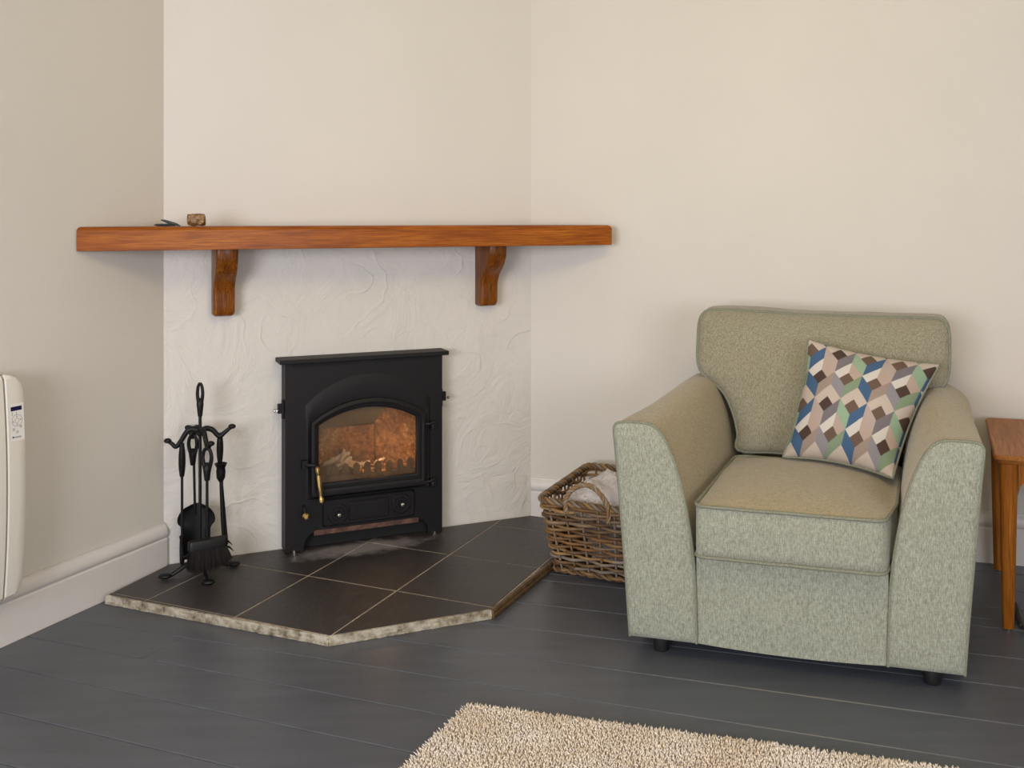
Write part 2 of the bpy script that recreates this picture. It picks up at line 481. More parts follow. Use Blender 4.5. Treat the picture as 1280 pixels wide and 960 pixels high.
# ------------------------------------------------------------------ the room
# plan: left wall, slanting chimney breast, right wall; angles as they stand in the photograph
TL = Vector((0.415, 0.910)); TB = Vector((0.918, 0.396)); TR = Vector((0.9627, -0.2706))
B0 = (-1.180, 3.252); B1 = (0.075, 3.793)
LW_END = (-3.39, -1.6); RW_END = (3.2, B1[1] - 0.2811 * 3.125)
ZC = 2.42
room = [LW_END, (3.2, -1.6), RW_END, B1, B0]
mb = MB(); big = inset(room, -0.15)
mb.prism([(x, y, -0.06) for x, y in big], [(x, y, -0.021) for x, y in big])
floor = struct(mb.build('floor', 'subfloor'))
mb = MB(); mb.prism([(x, y, ZC) for x, y in big], [(x, y, ZC + 0.05) for x, y in big])
struct(mb.build('ceiling', 'ceiling'))
def wall(name, p, q, mat, holes=()):
    p, q = Vector(p), Vector(q); t = (q - p); L = t.length; t /= L; nrm = Vector((t.y, -t.x))
    # outside is +nrm*k when room is to the left of p->q
    fr = lambda a, b, z: Vector((p.x + t.x * a + nrm.x * b, p.y + t.y * a + nrm.y * b, z))
    mb = MB()
    cuts = sorted([(0, 0, 0, 0)] + list(holes))
    x = -0.0
    for (h0, h1, z0, z1) in holes:
        mb.box(fr, x, h0, 0, 0.12, -0.02, ZC)
        mb.box(fr, h0, h1, 0, 0.12, -0.02, z0)
        mb.box(fr, h0, h1, 0, 0.12, z1, ZC)
        x = h1
    mb.box(fr, x, L, 0, 0.12, -0.02, ZC)
    return struct(mb.build(name, mat)), fr, L
wall('wall_left', B0, LW_END, 'wall')
wall('wall_right', RW_END, B1, 'wall')
wall('wall_side', (3.2, -1.6), RW_END, 'wall')
wb, frb, Lb = wall('wall_back', LW_END, (3.2, -1.6), 'wall', [(0.8, 2.6, 0.7, 1.9), (4.1, 5.9, 0.7, 1.9)])
for k, h0 in enumerate((0.8, 4.1)):
    mb = MB()
    for a0, a1, z0, z1 in ((h0, h0 + 1.8, 0.7, 0.75), (h0, h0 + 1.8, 1.85, 1.9), (h0, h0 + 0.05, 0.75, 1.85), (h0 + 1.75, h0 + 1.8, 0.75, 1.85), (h0 + 0.88, h0 + 0.92, 0.75, 1.85)):
        mb.box(frb, a0, a1, 0.03, 0.09, z0, z1)
    struct(mb.build('window_%d' % (k + 1), 'skirting'))
# chimney breast with the stove's opening; room is on the left going B1 -> B0
wall('wall_chimney_breast', B1, B0, 'plaster', [(0.395, 0.885, 0.06, 0.66)])

# baseboards: moulded skirting
def skirting(name, p, q, H, th=0.014):
    p, q = Vector(p), Vector(q); t = (q - p).normalized(); nrm = Vector((-t.y, t.x))
    prof = [(0, 0), (th, 0), (th, H * 0.68), (th - 0.004, H * 0.70), (th - 0.004, H * 0.715), (th, H * 0.735), (th + 0.003, H * 0.80), (th, H * 0.88), (th * 0.6, H * 0.955), (th * 0.45, H * 0.965), (th * 0.40, H), (0, H)]
    mb = MB()
    mb.loft([[Vector((c.x + nrm.x * d, c.y + nrm.y * d, z)) for d, z in prof] for c in (p, q)])
    return struct(mb.build(name, 'skirting', bevel=0.0015))
skirting('baseboard_left', (B0[0] + 0.001, B0[1] - 0.0), LW_END, 0.168, 0.016)
skirting('baseboard_right', RW_END, (B1[0] + 0.004, B1[1] - 0.001), 0.176, 0.016)

# floor boards: each joint line as it runs in the photograph (old boards, slightly fanned)
lines = []
meas = [(-0.18, 3.42, -15.7), (0.0, 3.27, -15.7), (0.145, 3.165, -15.7), (0.332, 2.906, -15.8), (0.356, 2.714, -15.8), (0.496, 2.48, -16.7), (0.2467, 2.368, -17.6), (-0.6875, 2.50, -19.6), (-0.76, 2.349, -20.0), (-0.859, 2.19, -20.3)]
meas = [(-0.3, 3.62, -15.7)] + meas
x, y = meas[0][0], meas[0][1]
for k in range(4): lines.append((x, y + 0.17 * (4 - k), -15.7))
lines += meas
x, y, a = meas[-1]
for k in range(1, 30): lines.append((x, y - 0.175 * k, -20.0))
def line_y(l, X): return l[1] + math.tan(math.radians(l[2])) * (X - l[0])
def board(poly, i):
    poly = clip(poly, room_in)
    if len(poly) < 3 or area(poly) < 0.002: return
    mb = MB(); slab(mb, poly, -0.02, 0.0, 0.0018)
    o = mb.build('floor_board', 'floor', floor, angle=20)
room_in = inset(room, 0.0005)
for i in range(len(lines) - 1):
    lt, lb = lines[i], lines[i + 1]
    g = 0.0011
    xs = [-3.6, 3.4]
    joints = []
    if i == 11: joints = [-0.975]      # the butt joint in view
    elif i % 3 == 1: joints = [2.1 + 0.3 * R.random()]
    elif i % 3 == 2: joints = [-2.6 + 0.3 * R.random()]
    xs = [xs[0]] + joints + [xs[1]]
    for j in range(len(xs) - 1):
        x0, x1 = xs[j] + (g if j else 0), xs[j + 1] - (g if j < len(xs) - 2 else 0)
        sk = -0.13 * 0.8 if False else 0.0
        def q(X, l, up): return (X, line_y(l, X) + (g if up else -g))
        s0 = 0.035 if j else 0; s1 = 0.035 if j < len(xs) - 2 else 0
        poly = [q(x0 - s0, lb, True), q(x1 - s1, lb, True), q(x1 + s1, lt, False), q(x0 + s0, lt, False)]
        board(poly, i)

# ------------------------------------------------------------------ hearth
HZ = 0.028
hpoly = [(-1.262, 2.982), (-0.513, 2.687), (-0.062, 2.871), (0.326, 3.672), (0.072, 3.783), (-1.162, 3.252)]
hearth = thing('hearth', 'low dark tiled corner hearth with chipped cream edge under the stove', 'hearth', (-0.55, 3.2, 0))
mb = MB(); hin = inset(hpoly, 0.004)
mb.prism([(x, y, 0.001) for x, y in hin], [(x, y, HZ - 0.0011) for x, y in hin])
mb.build('grout_bed', 'grout', hearth, smooth=False)
tu = Vector((0.305, -0.127)); tv = Vector((0.146, 0.324)); T0 = Vector((-0.363, 3.015))
htin = inset(hpoly, 0.006)
for i in range(-4, 5):
    for j in range(-3, 4):
        c = [T0 + tu * (i + a) + tv * (j + b) for a, b in ((0, 0), (1, 0), (1, 1), (0, 1))]
        p = clip([tuple(x) for x in inset([tuple(x) for x in c], 0.0022)], htin)
        if len(p) >= 3 and area(p) > 0.0006:
            mb = MB(); slab(mb, p, 0.006, HZ + R.uniform(-0.0006, 0.0006), 0.0012)
            mb.build('tile', 'tile', hearth, angle=20)
def rough_edge(p, q, name, mat, th=0.012, rough=0.004, ztop=HZ - 0.001, label=None, n=60):
    p, q = Vector(p), Vector(q); t = (q - p); L = t.length; t /= L; nrm = Vector((t.y, -t.x))
    mb = MB(); rings = []
    for k in range(n + 1):
        a = L * k / n
        def P(d, z, s):
            e = rough * (noise.noise(Vector((a * 30, z * 90 + s, s))) + 0.6 * noise.noise(Vector((a * 90, z * 140, s + 5))))
            c = p + t * a + nrm * (d + e)
            return Vector((c.x, c.y, max(0.0008, z + (e * 0.6 if z > 0.004 else 0))))
        rings.append([P(-0.006, 0.001, 1), P(th, 0.001, 2), P(th + 0.001, ztop * 0.4, 3), P(th * 0.7, ztop * 0.62, 4), P(th * 0.9, ztop * 0.8, 5), P(th * 0.4, ztop, 6), P(-0.006, ztop, 7)])
    mb.loft(rings)
    o = mb.build(name, mat, hearth, angle=30)
    if label: o['label'] = label
rough_edge(hpoly[0], hpoly[1], 'screed_edge', 'screed', 0.003, 0.004, n=120)
rough_edge(hpoly[1], hpoly[2], 'screed_edge', 'screed', 0.003, 0.004, n=80)
rough_edge(hpoly[2], Vector(hpoly[2]).lerp(Vector(hpoly[3]), 0.46), 'wooden_edge', 'trimwood', 0.010, 0.0008, label='brown wooden edging strip', n=16)
rough_edge(Vector(hpoly[2]).lerp(Vector(hpoly[3]), 0.47), hpoly[3], 'wooden_edge', 'trimwood', 0.010, 0.0008, label='brown wooden edging strip', n=16)

# ------------------------------------------------------------------ mantel shelf and its brackets
mant = thing('mantel_shelf', 'long varnished orange-brown wooden shelf across the slanting chimney breast', 'shelf', (-0.5, 3.3, 1.097))
L_, R_ = Vector((-1.326, 2.921)), Vector((0.377, 3.620))
plan = [L_, R_, Vector((0.352, 3.700)), Vector((0.078, 3.776)), Vector((-1.170, 3.246))]
mb = MB()
mz0, mz1 = 1.097, 1.1715
md = (R_ - L_).normalized(); mn = Vector((md.y, -md.x))
def off(p, d): return p - mn * d
# local x along the grain: build flat then place with a rotation so the grain follows the shelf
prof = []
n = len(plan)
mb.loft([[Vector((p.x, p.y, mz0)) for p in plan],
         [Vector((p.x, p.y, mz1 - 0.011)) for p in plan],
         [Vector((p.x, p.y, mz1 - 0.004)) if i > 1 else Vector((off(p, 0.004).x + (0.003 if i == 0 else -0.003), off(p, 0.004).y, mz1 - 0.004)) for i, p in enumerate(plan)],
         [Vector((p.x, p.y, mz1)) if i > 1 else Vector((off(p, 0.011).x + (0.010 if i == 0 else -0.010), off(p, 0.011).y, mz1)) for i, p in enumerate(plan)]])
sh = mb.build('shelf_board', 'oak', mant, bevel=0.002, angle=25)
# rotate the mesh data into the shelf's own axes so that texture space follows it
def align(o, ang):
    me = o.data; me.transform(Matrix.Rotation(-ang, 4, 'Z')); o.rotation_euler = (0, 0, ang)
align(sh, math.atan2(md.y, md.x))

def bracket(a_at, label):
    nb = Vector((0.396, -0.918))
    p0 = Vector(B0) + TB * a_at
    fr = lambda a, d, z: Vector((p0.x + TB.x * a + nb.x * d, p0.y + TB.y * a + nb.y * d, z))
    t = thing('shelf_bracket', label, 'bracket', tuple(fr(0.036, 0.0, 0.862)), 'brackets under the mantel shelf')
    side = catmull([(0.150, 1.0955), (0.150, 1.075), (0.145, 1.05), (0.120, 1.015), (0.085, 0.985), (0.066, 0.955), (0.062, 0.92), (0.060, 0.885), (0.052, 0.866), (0.03, 0.861)], 5)
    side = [(p[0], p[1]) for p in [(q.x, q.y) for q in [Vector((s[0], s[1])) for s in side]]]
    pts = [(0.0015, 1.0955)] + side + [(0.0015, 0.861)]
    mb = MB(); w = 0.072
    def shrunk(e): return [((d - e if d > 0.012 else d), (z + e if z < 0.875 else z)) for d, z in pts]
    mb.loft([[fr(a_, d, z) for d, z in shrunk(e)] for a_, e in ((0, 0.009), (0.0012, 0.0055), (0.0035, 0.0028), (0.009, 0.0), (w - 0.009, 0.0), (w - 0.0035, 0.0028), (w - 0.0012, 0.0055), (w, 0.009))])
    o = mb.build('bracket_body', 'bracket', t, angle=45)
    align(o, math.atan2(TB.y, TB.x))
def bcatm(l): return l
bracket(0.155, 'carved wooden shelf bracket at the left, above the fire irons')
bracket(1.130, 'carved wooden shelf bracket at the right, above the wicker basket side')

# stones on the shelf
def rock(c, sx, sy, sz, seed, rot=0, cut=0.5):
    mb = MB(); rings = []; N = 20
    for i in range(1, 12):
        a = PI * i / 12; ring = []
        for k in range(N):
            b = 2 * PI * k / N
            d = Vector((math.cos(b) * math.sin(a), math.sin(b) * math.sin(a), -math.cos(a)))
            m = max(abs(d.x), abs(d.y), abs(d.z))
            d = d * (1 - cut) + d / m * cut * 0.85
            d *= 1 + 0.18 * noise.noise(d * 2 + Vector((seed, 0, 0))) + 0.06 * noise.noise(d * 6 + Vector((0, seed, 0)))
            ca, sa = math.cos(rot), math.sin(rot)
            ring.append(Vector((c[0] + (d.x * sx * ca - d.y * sy * sa), c[1] + (d.x * sx * sa + d.y * sy * ca), c[2] + d.z * sz)))
        rings.append(ring)
    mb.loft(rings); 
    return mb
def drop(mb, z):
    m = min(v[2] for v in mb.v); mb.v = [(v[0], v[1], v[2] - m + z) for v in mb.v]; return mb
mb = drop(rock((-1.020, 3.10, 1.19), 0.033, 0.027, 0.0215, 3, 0.3, 0.65), 1.172)
o = mb.build('stone', 'mottled', angle=60); o['label'] = 'mottled brown and cream stone lump on the mantel shelf'; o['category'] = 'stone'
mb = drop(rock((-1.108, 3.07, 1.176), 0.036, 0.018, 0.0045, 5, 0.2, 0.4), 1.172)
o = mb.build('slate_chip', 'slate', angle=40); o['label'] = 'lower dark slate chip lying flat on the mantel shelf'; o['category'] = 'stone'
o['group'] = 'slate chips on the mantel shelf'
mb = rock((0, 0, 0), 0.034, 0.014, 0.0045, 8, 0.0, 0.4)
ca = math.radians(17)
mb.v = [(x * math.cos(ca) + z * math.sin(ca), y, -x * math.sin(ca) + z * math.cos(ca)) for x, y, z in mb.v]
mb.v = [(x - 1.090, y + 3.066, z) for x, y, z in mb.v]
mb = drop(mb, 1.1725)
o = mb.build('slate_chip', 'slate', angle=40); o['label'] = 'upper dark slate chip tilted across the flat one on the mantel shelf'; o['category'] = 'stone'
o['group'] = 'slate chips on the mantel shelf'

# ------------------------------------------------------------------ stove
S0 = Vector((-0.789, 3.340)); SO = Vector((0.396, -0.918))
def S(s, z, d=0.0): return Vector((S0.x + TB.x * s + SO.x * d, S0.y + TB.y * s + SO.y * d, z))
def sbox(mb, s0, s1, z0, z1, d0, d1): mb.box(lambda a, b, z: S(a, z, b), s0, s1, d0, d1, z0, z1)
stove = thing('wood_burning_stove', 'black cast iron inset stove with arched glass door on the hearth', 'stove', tuple(S(0.288, HZ, 0)))
W = 0.577
def arch(s0, s1, z0, zs, zp, n=18, side=6):   # closed outline: bottom-left, right, up, arch over, down; ccw from front
    pts = []
    for k in range(10): pts.append((s0 + (s1 - s0) * k / 10, z0))
    for k in range(side): pts.append((s1, z0 + (zs - z0) * k / side))
    c = (s0 + s1) / 2; hw = (s1 - s0) / 2; rise = zp - zs; rr = (hw * hw + rise * rise) / (2 * rise)
    a0 = math.asin(min(1, hw / rr))
    for k in range(n + 1):
        a = a0 - 2 * a0 * k / n
        pts.append((c + rr * math.sin(a), zp - rr + rr * math.cos(a)))
    for k in range(1, side): pts.append((s0, zs - (zs - z0) * k / side))
    return pts
def rect_like(pts, s0, s1, z0, z1, c):      # project an outline out to a rectangle
    out = []
    for s, z in pts:
        dx, dz = s - c[0], z - c[1]
        k = min([((s1 if dx > 0 else s0) - c[0]) / dx if abs(dx) > 1e-9 else 1e9, ((z1 if dz > 0 else z0) - c[1]) / dz if abs(dz) > 1e-9 else 1e9])
        out.append((c[0] + dx * k, c[1] + dz * k))
    # snap nearest to corners
    for cx in (s0, s1):
        for cz in (z0, z1):
            i = min(range(len(out)), key=lambda i: (out[i][0] - cx) ** 2 + (out[i][1] - cz) ** 2); out[i] = (cx, cz)
    return out
def ringwall(mb, outer, inner, d0, d1, dout=None):
    # frame between two outlines: back d0, front d1
    n = len(outer); V = []
    for pts, d in ((outer, d0), (outer, d1 if dout is None else dout), (inner, d1), (inner, d0)):
        V += [S(s, z, d) for s, z in pts]
    fs = []
    for r in range(4):
        for i in range(n):
            j = (i + 1) % n; a = r * n; b = ((r + 1) % 4) * n
            fs.append((a + i, a + j, b + j, b + i))
    mb.add(V, fs)
# front plate with door opening, legs cut out below
inner = arch(0.095, 0.505, 0.240, 0.465, 0.540)
outer = rect_like(inner, 0, W, 0.205, 0.690, (0.30, 0.38))
mb = MB(); ringwall(mb, outer, inner, -0.012, 0.0)
low = [(0, 0.205), (0, HZ + 0.004), (0.064, HZ + 0.004), (0.064, 0.05), (0.070, 0.068), (0.080, 0.082), (0.095, 0.090), (0.488, 0.090), (0.505, 0.084), (0.515, 0.070), (0.520, 0.05), (0.520, HZ + 0.004), (W, HZ + 0.004), (W, 0.205)]
mb.loft([[S(s, z, -0.012) for s, z in low], [S(s, z, 0) for s, z in low]])
mb.build('front_plate', 'iron', stove, angle=20)
mb = MB()
sbox(mb, 0, 0.010, HZ + 0.004, 0.69, -0.0715, -0.012); sbox(mb, W - 0.010, W, HZ + 0.004, 0.69, -0.0715, -0.012)
sbox(mb, 0.01, W - 0.01, 0.676, 0.69, -0.0715, -0.012)
mb.build('side_casing', 'iron', stove)
mb = MB(); sbox(mb, -0.022, W + 0.020, 0.691, 0.706, -0.072, 0.020)
mb.build('top_plate', 'iron', stove, bevel=0.002)
for s0, s1 in ((0.028, 0.262), (0.312, 0.552)):
    mb = MB(); sbox(mb, s0, s1, 0.676, 0.6885, 0.0003, 0.0022); mb.build('air_slot', 'iron_dark', stove)
# embossed hood around the door
hi = arch(0.086, 0.514, 0.215, 0.485, 0.556); ho = arch(0.070, 0.530, 0.208, 0.540, 0.638)
mb = MB(); n = len(hi)
mid = [((a[0] * 0.5 + b[0] * 0.5), (a[1] * 0.5 + b[1] * 0.5)) for a, b in zip(hi, ho)]
rings = [[S(s, z, d) for s, z in pts] for pts, d in ((ho, 0.0003), ([(a[0] * 0.85 + b[0] * 0.15, a[1] * 0.85 + b[1] * 0.15) for a, b in zip(ho, hi)], 0.0022), (mid, 0.0055), (hi, 0.0025), (hi, 0.0003))]
mb.loft(rings, False, False)
mb.build('arched_hood', 'iron', stove, angle=50)
# door
door = MB()
do = arch(0.088, 0.512, 0.222, 0.480, 0.553); di = arch(0.115, 0.475, 0.262, 0.468, 0.520)
dm1 = [((a[0] * 0.65 + b[0] * 0.35), (a[1] * 0.65 + b[1] * 0.35)) for a, b in zip(do, di)]
dm2 = [((a[0] * 0.40 + b[0] * 0.60), (a[1] * 0.40 + b[1] * 0.60)) for a, b in zip(do, di)]
dm3 = [((a[0] * 0.22 + b[0] * 0.78), (a[1] * 0.22 + b[1] * 0.78)) for a, b in zip(do, di)]
door.loft([[S(s, z, d) for s, z in pts] for pts, d in ((do, 0.001), (do, 0.018), (dm1, 0.024), (dm2, 0.022), (dm2, 0.015), (dm3, 0.015), (dm3, 0.010), (di, 0.008), (di, -0.006), (do, 0.001))], False, False)
dobj = door.build('door', 'iron', stove, angle=28)
mb = MB(); g = arch(0.108, 0.482, 0.255, 0.474, 0.527)
mb.loft([[S(s, z, -0.007) for s, z in g], [S(s, z, -0.003) for s, z in g]]); mb.build('door_glass', 'glass', dobj, smooth=False)['label'] = 'smoke-stained arched glass pane'
mb = MB()
mb.tube([S(0.105, 0.335, 0.022), S(0.104, 0.330, 0.045)], 0.009, 10); mb.tube([S(0.065, 0.345, 0.008), S(0.072, 0.336, 0.022), S(0.104, 0.334, 0.030)], 0.008, 8)
sbox(mb, 0.055, 0.075, 0.320, 0.352, 0.0, 0.022)
mb.build('latch', 'iron', dobj, bevel=0.002)
mb = MB()
p0, p1 = S(0.103, 0.330, 0.046), S(0.117, 0.205, 0.050)
ax = (p1 - p0); Lh = ax.length
mb.lathe(p0, [(0.005, -0.004), (0.009, 0.0), (0.0095, 0.010), (0.0085, 0.022), (0.0075, 0.026), (0.0085, 0.030), (0.0085, Lh - 0.03), (0.0072, Lh - 0.024), (0.0095, Lh - 0.018), (0.0095, Lh - 0.006), (0.005, Lh)], 16, ax)
mb.build('handle', 'brass', dobj)['label'] = 'brass door handle hanging down'
for zc in (0.438, 0.227):
    mb = MB()
    mb.tube([S(0.505, zc + 0.004, 0.016), S(0.520, zc + 0.004, 0.022), S(0.536, zc + 0.008, 0.020)], 0.006, 8)
    mb.lathe(S(0.537, zc - 0.018, 0.012), [(0.010, 0), (0.011, 0.004), (0.011, 0.026), (0.008, 0.032)], 12)
    mb.build('hinge', 'iron', dobj)
mb = MB()
mb.loft([[S(0.088, 0.218, 0.0008), S(0.512, 0.218, 0.0008), S(0.512, 0.240, 0.0008), S(0.088, 0.240, 0.0008)], [S(0.092, 0.222, 0.024), S(0.512, 0.222, 0.024), S(0.512, 0.236, 0.024), S(0.092, 0.236, 0.024)]])
mb.build('door_sill', 'iron', stove, bevel=0.002)
# lower air control casting
def rrect(s0, s1, z0, z1, r, n=4):
    pts = []
    for cx, cz, a0 in ((s1 - r, z0 + r, -90), (s1 - r, z1 - r, 0), (s0 + r, z1 - r, 90), (s0 + r, z0 + r, 180)):
        for k in range(n + 1):
            a = math.radians(a0 + 90 * k / n); pts.append((cx + r * math.cos(a), cz + r * math.sin(a)))
    return pts
def raised(name, s0, s1, z0, z1, d0, d1, slope=0.004, r=0.01, par=None, mat='iron'):
    mb = MB(); o_ = rrect(s0, s1, z0, z1, r); i_ = rrect(s0 + slope, s1 - slope, z0 + slope, z1 - slope, r)
    mb.loft([[S(s, z, d0) for s, z in o_], [S(s, z, d1) for s, z in i_]]); return mb.build(name, mat, par or stove, angle=20)
ap = raised('air_control_plate', 0.128, 0.470, 0.106, 0.206, 0.0005, 0.010, 0.006)
raised('centre_panel', 0.222, 0.368, 0.122, 0.190, 0.0102, 0.0145, 0.003, 0.004, ap)
raised('centre_panel_recess', 0.232, 0.358, 0.132, 0.180, 0.0146, 0.0152, 0.001, 0.003, ap)
for s, z in ((0.183, 0.150), (0.415, 0.160)):
    mb = MB(); mb.lathe(S(s, z, 0.0102), [(0.036, 0), (0.036, 0.003), (0.033, 0.006), (0.024, 0.006), (0.022, 0.004), (0.012, 0.004), (0.010, 0.010)], 24, (SO.x, SO.y, 0))
    w_ = mb.build('air_wheel', 'iron', ap, angle=25)
    mb = MB(); mb.lathe(S(s, z, 0.0205), [(0.004, 0), (0.004, 0.006), (0.0065, 0.009), (0.0065, 0.012), (0.003, 0.015)], 12, (SO.x, SO.y, 0))
    mb.build('wheel_knob', 'chrome', ap)['label'] = 'small chrome knob'
mb = MB(); mb.tube([S(0.063, 0.190, 0.001), S(0.063, 0.186, 0.016), S(0.064, 0.170, 0.026)], 0.004, 8); mb.build('riddling_lever', 'iron', stove)
mb = MB(); mb.lathe(S(0.065, 0.160, 0.022), [(0.004, -0.002), (0.0115, 0.004), (0.012, 0.010), (0.007, 0.015)], 14, (SO.x, SO.y, 0.1)); mb.build('lever_knob', 'brass', stove)['label'] = 'round brass lever knob'
# riddling bar and feet bolts
mb = MB(); sbox(mb, 0.100, 0.485, 0.080, 0.098, -0.011, 0.004); mb.build('ash_rail', 'rust', stove, bevel=0.003)
mb = MB(); sbox(mb, 0.0105, W - 0.0105, HZ + 0.003, 0.10, -0.060, -0.040); mb.build('base_plinth', 'iron_dark', stove)
for s in (0.030, 0.548):
    mb = MB(); mb.lathe(S(s, HZ + 0.0005, -0.002), [(0.007, 0), (0.007, 0.004), (0.0045, 0.005), (0.0045, 0.010)], 8); mb.build('levelling_bolt', 'chrome', stove)
for sgn, s, z in ((-1, 0.0, 0.527), (1, W, 0.527)):
    mb = MB()
    a, b = sorted((s, s + sgn * 0.008))
    sbox(mb, a, b, z - 0.032, z + 0.034, -0.034, -0.016)
    sbox(mb, *sorted((s + sgn * 0.006, s + sgn * 0.022)), z - 0.012, z + 0.022, -0.032, -0.018)
    mb.build('side_clip', 'iron', stove, bevel=0.002)
    mb = MB(); mb.lathe(S(s + sgn * 0.018, z - 0.002, -0.025), [(0.003, 0), (0.003, 0.010), (0.006, 0.012), (0.005, 0.018)], 10, (TB.x * sgn, TB.y * sgn, 0)); mb.build('clip_screw', 'chrome', stove)
# firebox inside the chimney
fb = MB()
sbox(fb, 0.070, 0.530, 0.195, 0.215, -0.30, -0.016)
sbox(fb, 0.070, 0.530, 0.585, 0.600, -0.30, -0.016)
sbox(fb, 0.070, 0.080, 0.215, 0.585, -0.30, -0.016); sbox(fb, 0.520, 0.530, 0.215, 0.585, -0.30, -0.016)
sbox(fb, 0.070, 0.530, 0.195, 0.600, -0.31, -0.30)
fbo = fb.build('firebox', 'baffle', stove)
mb = MB(); sbox(mb, 0.125, 0.372, 0.215, 0.412, -0.215, -0.195); 
mb.build('rear_firebrick', 'firebrick', fbo, bevel=0.004)
mb = MB(); V = [S(0.374, 0.215, -0.205), S(0.374, 0.500, -0.205), S(0.519, 0.500, -0.075), S(0.519, 0.215, -0.075)]
V2 = [S(0.384, 0.215, -0.225), S(0.384, 0.500, -0.225), S(0.519, 0.500, -0.10), S(0.519, 0.215, -0.10)]
mb.loft([V, V2]); mb.build('side_firebrick', 'firebrick', fbo, bevel=0.004)
mb = MB(); V = [S(0.0805, 0.215, -0.10), S(0.0805, 0.412, -0.10), S(0.124, 0.412, -0.196), S(0.124, 0.215, -0.196)]
V2 = [S(0.0803, 0.215, -0.13), S(0.0803, 0.412, -0.13), S(0.114, 0.412, -0.216), S(0.114, 0.215, -0.216)]
mb.loft([V, V2]); mb.build('side_firebrick', 'firebrick', fbo, bevel=0.003)
mb = MB(); mb.loft([[S(0.081, 0.415, -0.20), S(0.37, 0.415, -0.20), S(0.37, 0.50, -0.04), S(0.081, 0.50, -0.04)], [S(0.081, 0.427, -0.20), S(0.37, 0.427, -0.20), S(0.37, 0.512, -0.04), S(0.081, 0.512, -0.04)]])
mb.build('baffle_plate', 'baffle', fbo)
mb = MB(); sbox(mb, 0.095, 0.505, 0.216, 0.268, -0.060, -0.048)
for k in range(9):
    s = 0.145 + 0.0405 * k
    pr = [(s - 0.012, 0.268), (s + 0.012, 0.268), (s + 0.012, 0.296), (s + 0.008, 0.305), (s, 0.309), (s - 0.008, 0.305), (s - 0.012, 0.296)]
    mb.loft([[S(a, z, -0.060) for a, z in pr], [S(a, z, -0.048) for a, z in pr]])
mb.build('grate', 'grate', fbo, bevel=0.0015)
mb = MB(); rings = []
for i in range(30):
    ring = []
    for j in range(14):
        s = 0.10 + 0.40 * i / 29; d = -0.065 - 0.125 * j / 13
        e = math.exp(-((s - 0.24) / 0.075) ** 2)
        z = 0.262 + 0.030 * e + 0.016 * noise.noise(Vector((s * 40, d * 40, 0))) + 0.010 * noise.noise(Vector((s * 110, d * 110, 3)))
        ring.append(S(s, z, d))
    rings.append(ring)
mb.loft(rings, False, False, closed=False); 
stuff(mb.build('ash', 'ash', fbo, angle=80))
for (s0_, z0_, s1_, z1_, rr) in ((0.150, 0.300, 0.255, 0.334, 0.010), (0.19, 0.290, 0.262, 0.312, 0.009), (0.215, 0.305, 0.235, 0.345, 0.007), (0.34, 0.292, 0.39, 0.298, 0.006), (0.26, 0.285, 0.33, 0.29, 0.008)):
    mb = MB(); P = []
    for k in range(9):
        t_ = k / 8
        P.append(S(s0_ + (s1_ - s0_) * t_, z0_ + (z1_ - z0_) * t_ + 0.008 * noise.noise(Vector((k * 0.9, s0_ * 50, 0))), -0.085 - 0.03 * t_))
    mb.tube(P, lambda t, rr=rr, s=s0_: rr * (0.55 + 0.45 * math.sin(PI * (0.1 + 0.8 * t))) * (1 + 0.35 * noise.noise(Vector((t * 9, s * 30, 1)))), 7)
    mb.build('burnt_log', 'ash', fbo, angle=80)
mb = MB(); sbox(mb, 0.30, 0.49, 0.250, 0.270, -0.15, -0.075); mb.build('added_glow_block', 'ember', fbo)  # glowing block added among the ash to warm the firebox
ld = bpy.data.lights.new('added_firebox_lamp', 'POINT'); ld.energy = 0.6; ld.color = (1.0, 0.60, 0.30); ld.shadow_soft_size = 0.03  # lamp added inside the firebox to light the bricks orange
lo = bpy.data.objects.new('added_firebox_lamp', ld); COL.objects.link(lo); lo.location = S(0.37, 0.36, -0.07)

# ------------------------------------------------------------------ fire irons
CX, CY = -1.030, 3.170
TM = 'iron_tool'
st = thing('companion_set_stand', 'black wrought iron stand for fire tools with looped handle on the hearth', 'stand', (CX, CY, HZ))
mb = MB(); mb.tube([(CX, CY, 0.065), (CX, CY, 0.30), (CX, CY, 0.548)], 0.0055, 10); mb.build('pole', TM, st)
def loop_handle(z0, z1, x, y, w=0.011, r=0.0065, ang=0.0):
    if w < 0.005:      # a loop seen on its edge: tall, narrow, flat-sided
        mb = MB(); H = z1 - z0; rings = []
        for k in range(15):
            t = k / 14; ww = 0.0068 + 0.0044 * math.sin(PI * min(1, t * 1.05)) ** 0.8
            rings.append([Vector((x + math.cos(q * PI / 6) * ww, y + math.sin(q * PI / 6) * ww * 1.25, z0 - 0.004 + H * t)) for q in range(12)])
        mb.loft(rings); return mb
    mb = MB(); ca, sa = math.cos(ang), math.sin(ang); H = z1 - z0
    for sg in (-1, 1):
        pts = catmull([(0, 0, z0), (sg * w * 0.45, 0, z0 + H * 0.30), (sg * w, 0, z0 + H * 0.62), (sg * w * 0.75, 0, z0 + H * 0.88), (0, 0, z1)], 6)
        pts = [(x + p.x * ca, y + p.x * sa, p.z) for p in pts]
        mb.tube(pts, lambda t: r * (1.0 - 0.30 * t), 8)
    mb.lathe((x, y, z0 - 0.006), [(r * 1.05, 0), (r * 1.15, 0.003), (r * 1.5, H * 0.25), (r * 1.75, H * 0.40), (r * 1.2, H * 0.50), (r * 0.4, H * 0.58)], 10)
    return mb
loop_handle(0.550, 0.654, CX, CY, 0.0085, 0.0068).build('handle', TM, st)
